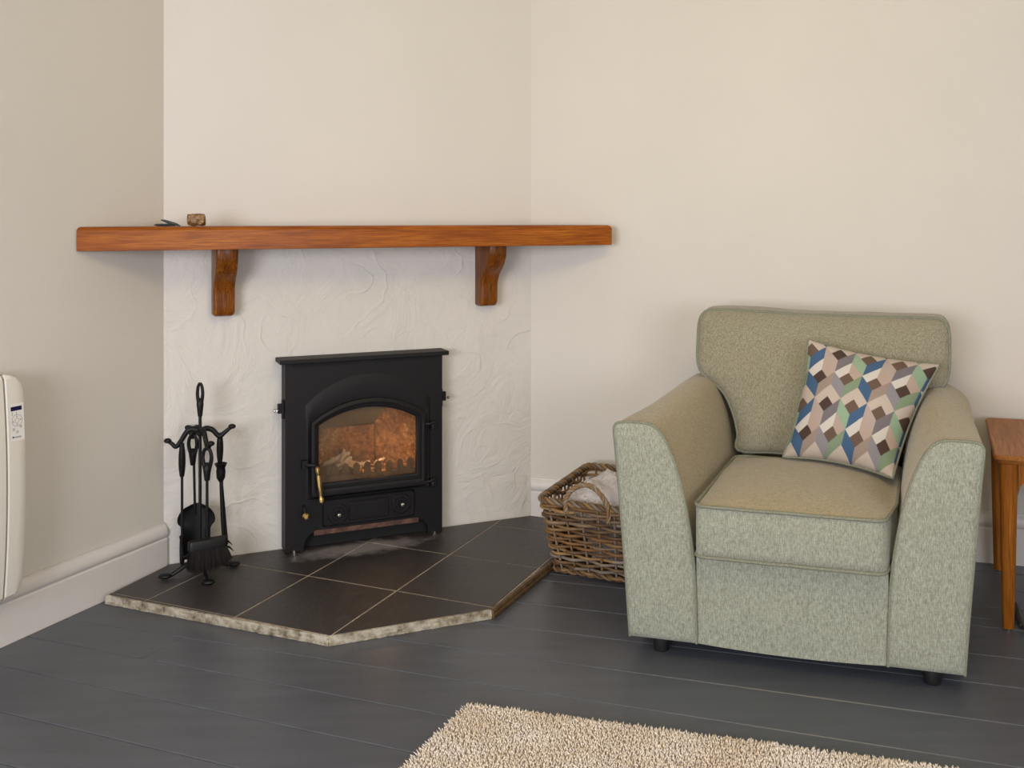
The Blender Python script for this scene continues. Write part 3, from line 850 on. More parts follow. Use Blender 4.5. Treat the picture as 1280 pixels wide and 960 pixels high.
for dx, dy, zb in ((-0.092, -0.020, 0.462), (0.092, 0.020, 0.500), (0.058, -0.080, 0.468), (-0.063, 0.080, 0.482)):
    zt = 0.500; e = Vector((dx, dy, 0)); L = e.length; e /= L
    pts = catmull([(0, 0, 0.492), (0.2, 0, 0.503), (0.42, 0, 0.497), (0.64, 0, 0.465 if zb < 0.49 else 0.475), (0.80, 0, zb - 0.015), (0.93, 0, zb - 0.005), (1.05, 0, zb + 0.004)], 5)
    mb = MB(); mb.tube([(CX + e.x * p.x * L, CY + e.y * p.x * L, p.z) for p in pts], lambda t: 0.0100 - 0.004 * t, 8)
    mb.ball((CX + e.x * L * 1.08, CY + e.y * L * 1.08, zb + 0.006), 0.0105, 1.2, 1.0, 0.8)
    mb.build('hook', TM, st, angle=60)
mb = MB(); mb.lathe((CX, CY, 0.478), [(0.006, 0), (0.013, 0.006), (0.014, 0.020), (0.007, 0.030)], 12); mb.build('collar', TM, st)
mb = MB(); mb.lathe((CX, CY, 0.052), [(0.020, 0), (0.024, 0.006), (0.020, 0.016), (0.009, 0.022)], 14); mb.build('hub', TM, st)
for dx, dy in ((-0.100, -0.060), (0.064, -0.112), (0.100, 0.058), (-0.050, 0.085)):
    e = Vector((dx, dy, 0)); L = e.length; e /= L
    pts = catmull([(0, 0, 0.064), (0.35, 0, 0.062), (0.62, 0, 0.046), (0.80, 0, 0.036)], 5)
    mb = MB(); mb.tube([(CX + e.x * p.x * L, CY + e.y * p.x * L, p.z) for p in pts], lambda t: 0.0085 - 0.002 * t, 8)
    mb.build('leg', TM, st)
    mb = MB(); mb.ball((CX + e.x * L * 0.95, CY + e.y * L * 0.95, HZ + 0.0095), 0.019, 1.15, 0.85, 0.45); mb.build('foot', TM, st, angle=70)
def shaft(mb, x, y, z0, z1, r=0.0045, x0=None, y0=None):
    mb.tube([(x if x0 is None else x0, y if y0 is None else y0, z0), (x, y, z1)], r, 8)
GI = 'fire tools hanging on the companion stand'
# poker
px_, py_ = -1.082, 3.148
t = thing('poker', 'black fire poker hanging at the left of the companion stand', 'fire tool', (px_, py_, 0.06), GI)
loop_handle(0.355, 0.464, px_, py_, 0.004, 0.0085, PI / 2 + 0.3).build('handle', TM, t)
mb = MB(); shaft(mb, px_, py_, 0.150, 0.352, 0.0045); mb.build('shaft', TM, t)
mb = MB(); mb.lathe((px_, py_, 0.058), [(0.003, 0), (0.0075, 0.012), (0.0085, 0.05), (0.0075, 0.088), (0.009, 0.092), (0.009, 0.098), (0.004, 0.102)], 10)
mb.tube(catmull([(px_, py_, 0.088), (px_ + 0.016, py_ - 0.004, 0.090), (px_ + 0.026, py_ - 0.007, 0.102), (px_ + 0.032, py_ - 0.008, 0.118)], 5), lambda t: 0.0062 - 0.003 * t, 8)
mb.build('hooked_tip', TM, t)
# shovel
qx, qy = -1.068, 3.212
t = thing('fire_shovel', 'black fire shovel with rounded pan hanging at the back of the companion stand', 'fire tool', (qx, qy, 0.06), GI)
loop_handle(0.378, 0.475, qx, qy, 0.0135, 0.0075).build('handle', TM, t)
mb = MB(); shaft(mb, qx + 0.004, qy, 0.205, 0.375, 0.0045, qx + 0.006, qy + 0.004); mb.build('shaft', TM, t)
mb = MB(); rings = []
for k in range(19):
    v = k / 18; z = 0.058 + 0.185 * v
    if v < 0.60: w = 0.044 + 0.003 * math.cos(v * 4) + (0.004 * max(0, v - 0.35) / 0.25)
    else:
        w = 0.061 * math.sqrt(max(0.0, 1 - ((v - 0.70) / 0.31) ** 2)) if v > 0.70 else 0.048 + 0.013 * math.sin((v - 0.60) / 0.10 * PI / 2)
    w = max(w, 0.008)
    ring = []
    for i in range(9):
        u = -1 + 2 * i / 8
        ring.append(Vector((qx + 0.014 + u * w * 0.97, qy + 0.008 - 0.016 * abs(u) ** 3 + u * w * 0.22 , z)))
    rings.append(ring)
front = rings; back = [[p + Vector((0, 0.003, 0)) for p in r] for r in rings]
mb.loft([f + list(reversed(b)) for f, b in zip(front, back)]); mb.build('pan', TM, t, angle=50)
# brush
bx, by = -0.984, 3.098
t = thing('hearth_brush', 'black hearth brush with dark bristles hanging at the front of the companion stand', 'fire tool', (bx, by, 0.05), GI)
loop_handle(0.358, 0.458, bx, by, 0.0140, 0.0078).build('handle', TM, t)
mb = MB(); shaft(mb, bx, by, 0.160, 0.355, 0.0048); mb.build('shaft', TM, t)
hd = Vector((0.865, 0.502)); hp = Vector((-hd.y, hd.x)); hc = Vector((bx + 0.001, by + 0.004))
hfr = lambda a, b, z: Vector((hc.x + hd.x * a + hp.x * b, hc.y + hd.y * a + hp.y * b, z))
mb = MB(); o_ = rrect(-0.062, 0.062, -0.016, 0.016, 0.012)
mb.loft([[hfr(a, b, 0.134) for a, b in o_], [hfr(a, b, 0.157) for a, b in o_], [hfr(a * 0.97, b * 0.85, 0.162) for a, b in o_]])
mb.build('head', TM, t, angle=50)
mb = MB()
for k in range(900):
    a = R.uniform(-0.056, 0.056); b = R.uniform(-0.013, 0.013)
    fl = 1.12 + 0.1 * R.random(); zt = 0.048 + 0.014 * R.random() + 0.012 * abs(a) / 0.056
    sh_ = 0.014 * (R.random() if a > 0.03 else 0.0)
    c = 0.004 + 0.010 * R.random(); mb.col = (c * 1.3, c, c * 0.9, 1)
    p, q_ = hfr(a, b, 0.135), hfr(a * fl + sh_, b * 1.5, zt + sh_ * 1.2); m_ = (p + q_) / 2 + Vector((R.uniform(-1, 1), R.uniform(-1, 1), 0)) * 0.002
    w = Vector((0.0013, 0.0004, 0)); w2 = Vector((-0.0004, 0.0013, 0))
    mb.add([p + w, p - w + w2, p - w - w2, m_ + w, m_ - w + w2, m_ - w - w2, q_], [(0, 1, 4, 3), (1, 2, 5, 4), (2, 0, 3, 5), (3, 4, 6), (4, 5, 6), (5, 3, 6)])
stuff(mb.build('bristles', 'bristle', t, smooth=False))
# tongs
gx, gy = -0.972, 3.195
t = thing('fire_tongs', 'black fire tongs with flared cup hanging at the right of the companion stand', 'fire tool', (gx, gy, 0.06), GI)
loop_handle(0.388, 0.488, gx, gy, 0.004, 0.0090, PI / 2 - 0.3).build('handle', TM, t)
mb = MB(); mb.lathe((gx + 0.003, gy, 0.322), [(0.007, 0), (0.014, 0.012), (0.0155, 0.035), (0.014, 0.045), (0.021, 0.060), (0.019, 0.061), (0.010, 0.052)], 14); mb.build('cup', TM, t)
mb = MB()
mb.tube([(gx + 0.004, gy, 0.330), (gx + 0.009, gy - 0.003, 0.20), (gx + 0.014, gy - 0.004, 0.110)], lambda t: 0.0068 - 0.0015 * t, 8)
mb.tube([(gx + 0.004, gy, 0.330), (gx + 0.012, gy + 0.010, 0.20), (gx + 0.020, gy + 0.010, 0.110)], lambda t: 0.0055, 8)
mb.build('arm', TM, t)
for z_, dx_ in ((0.125, 0.030), (0.105, 0.034), (0.082, 0.030)):
    mb = MB(); mb.tube([(gx + 0.012, gy - 0.004, z_ + 0.004), (gx + dx_, gy - 0.006, z_), (gx + dx_ + 0.014, gy - 0.008, z_ - 0.012)], lambda t: 0.006 * (1 - 0.85 * t), 6); mb.build('claw', TM, t)
mb = MB(); mb.tube([(gx + 0.014, gy - 0.004, 0.115), (gx + 0.018, gy - 0.004, 0.07)], 0.005, 6); mb.build('arm_tip', TM, t)

# ------------------------------------------------------------------ panel heater on the left wall
HT = Vector((-0.415, -0.910)); HN = Vector((0.910, -0.415)); H0 = Vector((-1.429, 2.6955))
hfr = lambda a, d, z: Vector((H0.x + HT.x * a + HN.x * d, H0.y + HT.y * a + HN.y * d, z))
hz0, hz1 = 0.156, 0.772
ht = thing('panel_heater', 'cream wall-mounted panel heater with rounded corners and small control panel', 'heater', tuple(hfr(0.4, 0.05, hz0)))
def bow(z): q = (z - hz0) / (hz1 - hz0) * 2 - 1; return 0.084 + 0.016 * (1 - q * q)
def heater_piece(name, a0, a1, r0, r1, mat='heater'):
    # front surface bowed; outline in (a, z) with corner radii at a0 side r0, a1 side r1
    mb = MB(); N = 22; rows = []
    for k in range(N + 1):
        z = hz0 + (hz1 - hz0) * (0.5 - 0.5 * math.cos(PI * k / N))
        e = min(z - hz0, hz1 - z)
        def ins(r): return 0 if r == 0 or e >= r else r - math.sqrt(max(0, r * r - (r - e) ** 2))
        b0, b1 = a0 + ins(r0), a1 - ins(r1)
        ed = 0.010 * max(0, 1 - e / 0.012) ** 2
        d = bow(z) - ed; c = 0.012
        rows.append([hfr(b0, 0.020, z), hfr(b0, d - c, z), hfr(b0 + (0.3 * c if r0 else 0.001), d - (0.3 * c if r0 else 0.002), z), hfr(b0 + (c if r0 else 0.003), d, z),
                     hfr((b0 + b1) / 2, d + 0.0005, z), hfr(b1 - 0.003, d, z), hfr(b1, d - 0.002, z), hfr(b1, 0.020, z)])
    mb.loft(rows)
    return mb.build(name, mat, ht, angle=24)
heater_piece('end_cap', 0.0, 0.060, 0.050, 0)
heater_piece('front_panel', 0.0640, 0.86, 0, 0.05)
mb = MB(); mb.box(hfr, 0.058, 0.066, 0.02, 0.078, hz0 + 0.01, hz1 - 0.01); mb.build('groove', 'black_plastic', ht)
for a_ in (0.12, 0.65):
    mb = MB(); mb.box(hfr, a_, a_ + 0.08, 0.0005, 0.021, 0.25, 0.70); mb.build('wall_mount', 'heater', ht)
def on_front(a, z, e=0.0006): return hfr(a, bow(z) + e + 0.0004, z)
def patch(name, a0, a1, z0, z1, mat, e=0.0006, par=None):
    mb = MB(); n = 6
    for k in range(n):
        za, zb = z0 + (z1 - z0) * k / n, z0 + (z1 - z0) * (k + 1) / n
        mb.add([on_front(a0, za, e), on_front(a1, za, e), on_front(a1, zb, e), on_front(a0, zb, e)], [(0, 1, 2, 3)])
    return mb.build(name, mat, par or ht, smooth=False)
cp = patch('control_panel', 0.009, 0.052, 0.590, 0.690, 'heater_label', 0.0005)
patch('display', 0.015, 0.049, 0.672, 0.6835, 'display', 0.0010, cp)
def ringp(a, z, r, w=0.0009, n=20):
    mb = MB(); V = []
    for k in range(n):
        t_ = 2 * PI * k / n
        V += [on_front(a + math.cos(t_) * r, z + math.sin(t_) * r, 0.0011), on_front(a + math.cos(t_) * (r + w), z + math.sin(t_) * (r + w), 0.0011)]
    mb.add(V, [(2 * k, (2 * k + 2) % (2 * n), (2 * k + 3) % (2 * n), 2 * k + 1) for k in range(n)]); return mb
mb = ringp(0.031, 0.645, 0.0155, 0.0007); mb2 = ringp(0.031, 0.645, 0.0060, 0.0007)
mb.add(mb2.v, mb2.f)
for a, z, s in ((0.031, 0.656, 0.0014), (0.031, 0.634, 0.0014), (0.020, 0.646, 0.0014), (0.043, 0.643, 0.0014), (0.045, 0.662, 0.0012), (0.045, 0.667, 0.0012), (0.032, 0.662, 0.0012), (0.032, 0.667, 0.0012)):
    mb.add([on_front(a - s, z - s, 0.0011), on_front(a + s, z - s, 0.0011), on_front(a + s, z + s, 0.0011), on_front(a - s, z + s, 0.0011)], [(0, 1, 2, 3)])
for a, z in ((0.042, 0.622), (0.020, 0.627), (0.031, 0.614)):
    m3 = ringp(a, z, 0.0032, 0.0006, 12); mb.add(m3.v, m3.f)
    s = 0.0012; mb.add([on_front(a - s, z - s, 0.0011), on_front(a + s, z - s, 0.0011), on_front(a + s, z + s, 0.0011), on_front(a - s, z + s, 0.0011)], [(0, 1, 2, 3)])
mb.build('button_print', 'ink', cp, smooth=False)
# maker's lettering under the buttons, with its round emblem
cu = bpy.data.curves.new('lettering', 'FONT'); cu.body = 'rointe'; cu.size = 0.0085
to = bpy.data.objects.new('lettering_source', cu); COL.objects.link(to)
bpy.context.view_layer.update()
me = bpy.data.meshes.new_from_object(to.evaluated_get(bpy.context.evaluated_depsgraph_get()))
bpy.data.objects.remove(to)
mb = MB(); mb.add([on_front(0.041 - v.co.x, 0.598 + v.co.y, 0.0011) for v in me.vertices], [tuple(p.vertices) for p in me.polygons])
m3 = MB(); cc = (0.0445, 0.601); mb.add([on_front(cc[0] + 0.0027 * math.cos(k * PI / 6), cc[1] + 0.0027 * math.sin(k * PI / 6), 0.0011) for k in range(12)], [tuple(range(12))])
mb.build('lettering', 'ink', cp, smooth=False)

# ------------------------------------------------------------------ armchair
A = frame(0.321, 2.639, (0.961, -0.275), (0.400, 0.916))
chair = thing('armchair', 'sage green upholstered armchair with flared arms standing before the right wall', 'armchair', tuple(A(0.427, 0.42, 0.0)))
CW = 0.851
def mir(a, right): return CW - a if right else a
front_sec = [(0.004, 0.052), (-0.006, 0.20), (-0.020, 0.38), (-0.035, 0.56), (-0.040, 0.612), (-0.036, 0.630), (-0.022, 0.637), (0.010, 0.639), (0.045, 0.638), (0.066, 0.632), (0.086, 0.615), (0.107, 0.580), (0.131, 0.519), (0.150, 0.448), (0.166, 0.360), (0.176, 0.282), (0.181, 0.18), (0.184, 0.052)]
back_sec = [(0.004, 0.052), (-0.004, 0.20), (-0.014, 0.36), (-0.026, 0.50), (-0.034, 0.570), (-0.034, 0.600), (-0.026, 0.622), (-0.006, 0.644), (0.022, 0.662), (0.050, 0.671), (0.082, 0.668), (0.110, 0.645), (0.134, 0.590), (0.152, 0.520), (0.166, 0.42), (0.176, 0.32), (0.182, 0.20), (0.184, 0.052)]
def smooth_sec(sec):
    c = catmull([(a, z, 0) for a, z in sec], 4); return [(p.x, p.y) for p in c]
FS, BS = smooth_sec(front_sec), smooth_sec(back_sec)
for right in (False, True):
    mb = MB(); rings = []
    for k in range(25):
        b = 0.80 * k / 24; w = min(1, b / 0.55); w = w * w * (3 - 2 * w)
        e = 0.0
        if b > 0.72: e = 0.03 * ((b - 0.72) / 0.08) ** 2
        if k == 0: e = 0.004
        ring = []
        for i, ((a0, z0), (a1, z1)) in enumerate(zip(FS, BS)):
            a, z = a0 + (a1 - a0) * w, z0 + (z1 - z0) * w
            if z > 0.30: z -= e * 1.0
            a += (0.085 - a) * (e * 1.0)
            a += 0.0025 * noise.noise(Vector((b * 9, i * 0.25, 7.0 * right)))
            ring.append(A(mir(a, right), b + 0.001, z))
        rings.append(ring)
    mb.loft(rings)
    arm = mb.build('arm', 'fabric_warm_lit', chair, angle=50)
    # flat facing panel on the arm front
    mb = MB(); c = (0.075, 0.36); rings = []
    for s_, d in ((1.0, 0.0), (0.985, -0.006), (0.94, -0.010), (0.8, -0.013), (0.5, -0.016), (0.2, -0.017)):
        rings.append([A(mir(c[0] + (a - c[0]) * s_, right), d, c[1] + (z - c[1]) * s_) for a, z in FS])
    mb.loft(rings, False, True)
    mb.build('arm_facing', 'fabric', arm, angle=70)
    mb = MB(); pts = [A(mir(a, right), -0.002, z) for a, z in FS]
    mb.tube(pts, 0.0042, 6); mb.build('piping', 'piping', arm, angle=80)
# front apron below the cushion
mb = MB(); rings = []
N = 12
for k in range(9):
    z = 0.052 + 0.252 * k / 8; ring = []
    for i in range(N + 1):
        a = 0.183 + (CW - 0.366) * i / N; u = i / N * 2 - 1
        ring.append(A(a, 0.002 - 0.010 * (1 - u * u) * math.sin(PI * (0.15 + 0.8 * k / 8)), z - 0.006 * (1 - u * u) * (1 if k == 0 else 0)))
    for a in (CW - 0.183, 0.183): ring.append(A(a, 0.06, z))
    rings.append(ring)
mb.loft(rings); mb.build('front_apron', 'fabric', chair, angle=50)
mb = MB(); mb.box(A, 0.186, CW - 0.186, 0.062, 0.84, 0.06, 0.295); mb.build('seat_base', 'fabric', chair)
# seat cushion
def outline_round(a0, a1, b0, b1, r, n=5, sub=8):
    pts = []
    cs = ((a1 - r, b0 + r, -90), (a1 - r, b1 - r, 0), (a0 + r, b1 - r, 90), (a0 + r, b0 + r, 180))
    for q_, (cx, cy, st_) in enumerate(cs):
        for k in range(n + 1):
            t_ = math.radians(st_ + 90 * k / n); pts.append((cx + r * math.cos(t_), cy + r * math.sin(t_)))
        nx = cs[(q_ + 1) % 4]; t_ = math.radians(st_ + 90)
        p = pts[-1]; qn = (nx[0] + r * math.cos(math.radians(nx[2])), nx[1] + r * math.sin(math.radians(nx[2])))
        for k in range(1, sub): pts.append((p[0] + (qn[0] - p[0]) * k / sub, p[1] + (qn[1] - p[1]) * k / sub))
    return pts
sc_o = outline_round(0.188, 0.666, -0.050, 0.535, 0.03)
sc_o = [(a + (0.019 * min(1, max(0, (b + 0.02) / 0.12)) if a > 0.6 else 0), b) for a, b in sc_o]
def bowed(pts, c, s_): return [(c[0] + (a - c[0]) * s_, c[1] + (b - c[1]) * s_) for a, b in pts]
def topz(a, b, base=0.436):
    u = (a - 0.427) / 0.239; v = (b - 0.243) / 0.293
    return base + 0.032 * max(0, 1 - u ** 4) * max(0, 1 - v ** 4) + 0.004 * noise.noise(Vector((a * 7, b * 7, 0)))
C0 = (0.427, 0.243)
mb = MB(); rings = []
for s_, z in ((0.5, 0.300), (0.96, 0.300), (1.0, 0.304)):
    rings.append([A(a, b, z) for a, b in bowed(sc_o, C0, s_)])
for k in range(1, 6):
    z = 0.304 + 0.132 * k / 6; bu = 1 + 0.012 * math.sin(PI * k / 6)
    rings.append([A(min(max(C0[0] + (a - C0[0]) * 1.0, 0.186), 0.688), C0[1] + (b - C0[1]) * (bu if b < 0 else 1.0), z + 0.001 * noise.noise(Vector((a * 20, b * 20, z * 20)))) for a, b in sc_o])
rings.append([A(a, b, 0.436) for a, b in sc_o])
mb.loft(rings, True, False)
seat = mb.build('seat_cushion', 'fabric', chair, angle=70)
mb = MB(); rings = [[A(a, b, 0.436) for a, b in sc_o]]
for s_ in (0.985, 0.96, 0.92, 0.86, 0.78, 0.66, 0.5, 0.3, 0.1):
    rings.append([A(a, b, topz(a, b)) for a, b in bowed(sc_o, C0, s_)])
mb.loft(rings, False, True)
o = mb.build('seat_top', 'fabric_warm_lit', seat, angle=80); o['label'] = 'top of the seat cushion, coloured browner for warm light from above'
for z in (0.437, 0.303):
    mb = MB(); mb.tube([A(a, b - (0.002 if b < 0.0 else 0), z + 0.002 * noise.noise(Vector((a * 12, b * 12, z)))) for a, b in sc_o], 0.0048, 6, closed=True); mb.build('piping', 'piping', seat, angle=80)
# back cushion: wide above the arms, narrow between them
left = [(0.192, 0.448), (0.187, 0.50), (0.170, 0.56), (0.140, 0.618), (0.100, 0.655), (0.062, 0.685), (0.046, 0.725), (0.043, 0.79), (0.044, 0.845), (0.055, 0.875), (0.085, 0.889)]
ol = list(left) + [(0.20, 0.889), (0.32, 0.884), (0.43, 0.881), (0.54, 0.880), (0.66, 0.880)] + [(0.866 - a, z - 0.009) for a, z in reversed(left)][0:6] + [(0.858 - a, z) for a, z in list(reversed(left))[6:]]
ol = [(a, z) for a, z in ol] + [(0.55, 0.447), (0.43, 0.446), (0.30, 0.447)]
BO = [(p.x, p.y) for p in catmull([(a, z, 0) for a, z in ol], 4, closed=True)]
def bb(z): return 0.560 + 0.26 * (z - 0.44)
CB = (0.430, 0.70)
mb = MB(); rings = []
for s_, d in ((0.12, -0.045), (0.35, -0.043), (0.6, -0.038), (0.8, -0.028), (0.90, -0.018), (0.96, -0.008), (1.0, 0.004), (1.004, 0.03), (1.006, 0.06), (1.004, 0.09), (1.0, 0.112), (0.93, 0.135), (0.6, 0.155), (0.2, 0.160)):
    rings.append([])
    for a, z in BO:
        aa, zz = CB[0] + (a - CB[0]) * s_, CB[1] + (z - CB[1]) * s_
        lump = 0.006 * noise.noise(Vector((aa * 6, zz * 6, 1.0))) * (1 - abs(s_ - 0.5))
        k = 0.006 * math.exp(-((zz - 0.885) / 0.06) ** 2) if d > 0.03 else 0
        rings[-1].append(A(aa, bb(zz) + d + lump, zz + (k * math.sin(PI * min(1, max(0, (d - 0.004) / 0.15))) if s_ > 0.99 and zz > 0.85 else 0)))
mb.loft(rings)
back = mb.build('back_cushion', 'fabric_back', chair, angle=80)
for d in (0.003, 0.113):
    mb = MB(); mb.tube([A(a, bb(z) + d, z + 0.003 * noise.noise(Vector((a * 9, z * 9, d * 5)))) for a, z in BO], 0.0046, 6, closed=True); mb.build('piping', 'piping', back, angle=80)
# hidden back frame
mb = MB(); ring0 = outline_round(0.02, CW - 0.02, 0.775, 0.865, 0.03, 4, 3)
mb.loft([[A(a, b, 0.055) for a, b in ring0], [A(a, b, 0.60) for a, b in ring0], [A(CB[0] + (a - CB[0]) * 0.97, b, 0.62) for a, b in ring0]])
mb.build('back_panel', 'fabric_warm_lit', chair, angle=50)
for a, b in ((0.075, 0.055), (CW - 0.080, 0.055), (0.075, 0.76), (CW - 0.080, 0.76)):
    mb = MB(); mb.lathe(A(a, b, 0.0005), [(0.019, 0), (0.021, 0.004), (0.023, 0.030), (0.024, 0.054)], 18); mb.build('foot', 'black_plastic', chair)

# ------------------------------------------------------------------ scatter cushion
TLc, TRc = A(0.415, 0.515, 0.818), A(0.792, 0.545, 0.752)
BLc, BRc = A(0.352, 0.425, 0.470), A(0.668, 0.275, 0.466)
cush = thing('scatter_cushion', 'square cushion with tumbling cube pattern in blue, green, grey and brown on the armchair', 'cushion', tuple((BLc + BRc) / 2))
nc = ((TRc - BLc).cross(BRc - TLc)).normalized()
if nc.dot(Vector((0, -1, 0))) < 0: nc = -nc
PAL = dict(white=(215, 208, 198), pinkw=(188, 165, 150), pale=(200, 184, 170), brown=(112, 90, 76), dbrown=(84, 64, 56), blue=(66, 100, 138), taupe=(163, 143, 131), lav=(146, 142, 148), green=(134, 154, 124), lgreen=(150, 178, 148), grey=(124, 117, 122), ppink=(186, 167, 156))
PAL = {k: tuple((x * 0.88 + 0.12 * sum(srgb(*v)[:3]) / 3) * 0.98 for x in srgb(*v)[:3]) + (1,) for k, v in PAL.items()}
def pattern(a, b):
    w, r = 0.238, 0.244
    best = None
    a -= 0.151; b -= 0.405
    row = b / r
    for rr in (math.floor(row) - 1, math.floor(row), math.floor(row) + 1, math.floor(row) + 2):
        off = 0.119 if rr % 2 else 0.0
        cc = round((a - off) / w); x = a - off - cc * w; y = b - rr * r
        u = x / (w / 2); ay = abs(x) / (w / 2)
        # faces: top rhombus centre (0,-r/2); side faces down to y = r/2 at x=0
        if -0.5 * r * (1 + (1 - ay)) <= y - 0 <= -0.5 * r * (1 - (1 - ay)) and ay <= 1:
            # coordinates along the two rhombus edges from the bottom vertex: p (towards left), q (towards right)
            yy = -y / (r / 2); p = (yy - u) / 2; q = (yy + u) / 2
            typ = (rr % 2, cc % 2)
            if p < 0.54 and q < 0.54: return PAL['dbrown'] if (rr * 3 + cc) % 3 == 0 else PAL['brown']
            if typ[0] == 1: return PAL['pale']
            return PAL['white'] if p > q else PAL['pinkw']
        lo = -0.5 * r * ay; 
        if ay <= 1 and lo <= y <= lo + 0.5 * r:
            typ = (rr % 2, cc % 2); leftf = x < 0
            if typ[0] == 0:
                blue_taupe = (cc + rr // 2) % 2 == 0 if False else cc % 2 == 0
                return (PAL['blue'] if leftf else PAL['taupe']) if blue_taupe else (PAL['lav'] if leftf else PAL['green'])
            first = cc % 2 == 0
            return (PAL['ppink'] if leftf else PAL['grey']) if first else (PAL['lgreen'] if leftf else PAL['blue'])
    return PAL['pale']
def pillow(side):
    mb = MB(); N = 260 if side > 0 else 30; V = []; F = []
    for i in range(N + 1):
        for j in range(N + 1):
            a, b = j / N, i / N
            # pinched edges, pointed corners
            ua, ub = 2 * a - 1, 2 * b - 1
            a2 = 0.5 + 0.5 * ua * (1 - 0.085 * (1 - ub * ub)); b2 = 0.5 + 0.5 * ub * (1 - 0.085 * (1 - ua * ua))
            P = (TLc * (1 - a2) + TRc * a2) * (1 - b2) + (BLc * (1 - a2) + BRc * a2) * b2
            th = (max(0, 1 - ua ** 2) * max(0, 1 - ub ** 2)) ** 0.5
            h = (0.084 if side > 0 else 0.050) * th * (1 + 0.08 * noise.noise(Vector((a * 3, b * 3, side)))) + 0.0015
            V.append(P + nc * h * side)
            mb.c.append(pattern(a, b) if side > 0 else PAL['ppink'])
    for i in range(N):
        for j in range(N):
            k = i * (N + 1) + j; F.append((k, k + 1, k + N + 2, k + N + 1))
    mb.v = [tuple(v) for v in V]; mb.f = F
    return mb
pillow(1).build('front_cover', 'print', cush, angle=80)
pillow(-1).build('back_cover', 'print', cush, angle=80)
mb = MB(); P = []
for (c0, c1, c2, ax_) in (('T', 0, 0, 0),):
    for k in range(120):
        t_ = k / 120 * 4; e = int(t_); f = t_ - e
        a, b = ((f, 0), (1, f), (1 - f, 1), (0, 1 - f))[e]
        ua, ub = 2 * a - 1, 2 * b - 1
        a2 = 0.5 + 0.5 * ua * (1.008 - 0.085 * (1 - ub * ub)); b2 = 0.5 + 0.5 * ub * (1.008 - 0.085 * (1 - ua * ua))
        P.append((TLc * (1 - a2) + TRc * a2) * (1 - b2) + (BLc * (1 - a2) + BRc * a2) * b2)
mb.tube(P, 0.0042, 6, closed=True); mb.build('piping', 'piping', cush, angle=80)

# ------------------------------------------------------------------ wicker log basket with a plastic bag
BU, BV = Vector((0.910, -0.415)), Vector((0.460, 0.888))
bk0 = Vector((0.088, 3.233))
Bf = lambda a, b, z: Vector((bk0.x + BU.x * a + BV.x * b, bk0.y + BU.y * a + BV.y * b, z))
BW, BD = 0.360, 0.430
basket = thing('wicker_basket', 'square brown wicker log basket with looped handle beside the armchair', 'basket', tuple(Bf(BW / 2, BD / 2, 0)))
def brim(b): return 0.250 + 0.018 * (b / BD)
def perim(t, inset_, n=None):   # t in 0..1 round a rounded rectangle
    r = 0.035
    w, d = BW - 2 * inset_, BD - 2 * inset_ * 0.8
    Ls = [w - 2 * r, PI * r / 2, d - 2 * r, PI * r / 2] * 2
    tot = sum(Ls); s_ = (t % 1.0) * tot
    x, y, ang = r, 0.0, 0.0
    for k, L in enumerate(Ls):
        if s_ <= L or k == 7:
            if k % 2 == 0: x += math.cos(ang) * s_; y += math.sin(ang) * s_; nn = ang - PI / 2
            else:
                cx, cy = x - math.sin(ang) * r, y + math.cos(ang) * r; q_ = s_ / r
                x, y = cx + math.sin(ang + q_) * r, cy - math.cos(ang + q_) * r; nn = ang + q_ - PI / 2
            return inset_ + x, inset_ * 0.8 + y, math.cos(nn), math.sin(nn)
        if k % 2 == 0: x += math.cos(ang) * L; y += math.sin(ang) * L
        else:
            cx, cy = x - math.sin(ang) * r, y + math.cos(ang) * r; ang += PI / 2
            x, y = cx + math.sin(ang) * r, cy - math.cos(ang) * r
        s_ -= L
NS = 26
def bins(zf): return 0.040 * (1 - zf)
WC = [(0.20, 0.115, 0.055), (0.26, 0.17, 0.10), (0.30, 0.235, 0.18), (0.15, 0.08, 0.035), (0.24, 0.12, 0.04), (0.34, 0.20, 0.08)]
def wcol():
    c = R.choice(WC); k = R.uniform(0.75, 1.2); return (c[0] * k, c[1] * k, c[2] * k, 1)
rows = 17
mb = MB()
for rrow in range(rows):
    zf = (rrow + 0.5) / rows
    for seg_ in range(6):
        mb.col = wcol(); pts = []
        n = 34
        rad = R.uniform(0.0050, 0.0062); ph = R.uniform(-0.3, 0.3)
        for k in range(n + 1):
            t_ = (seg_ + k / n * 1.03) / 6 + rrow * 0.037
            a, b, nx, ny = perim(t_, bins(zf))
            w_ = 0.0080 * math.cos(PI * t_ * NS + PI * rrow) + (0.002 if k in (0, n) else 0)
            z = 0.010 + (brim(b) - 0.018) * zf + 0.0018 * math.sin(t_ * 37 + rrow * 2 + ph)
            pts.append(Bf(a + nx * w_, b + ny * w_, z))
        mb.tube(pts, rad, 6)
stuff(mb.build('woven_strands', 'wicker', basket, angle=80))
for k in range(NS):
    mb = MB(); mb.col = wcol(); pts = []
    for j in range(6):
        zf = j / 5; a, b, nx, ny = perim(k / NS, bins(zf)); pts.append(Bf(a, b, 0.006 + (brim(b) - 0.008) * zf))
    mb.tube(pts, 0.0042, 6); mb.build('stake', 'wicker', basket, angle=80)
def braid(mb, path, R1, r, nst, turns):
    P = [Vector(p) for p in path]; n = len(P)
    for s_ in range(nst):
        mb.col = wcol(); pts = []
        for i, p in enumerate(P):
            d = (P[min(n - 1, i + 1)] - P[max(0, i - 1)]).normalized()
            x = Vector((0, 0, 1)).cross(d)
            if x.length < 1e-4: x = Vector((1, 0, 0))
            x.normalize(); y = d.cross(x); ph = 2 * PI * (i / (n - 1) * turns + s_ / nst)
            pts.append(p + x * math.cos(ph) * R1 + y * math.sin(ph) * R1)
        mb.tube(pts, r, 6)
mb = MB(); path = []
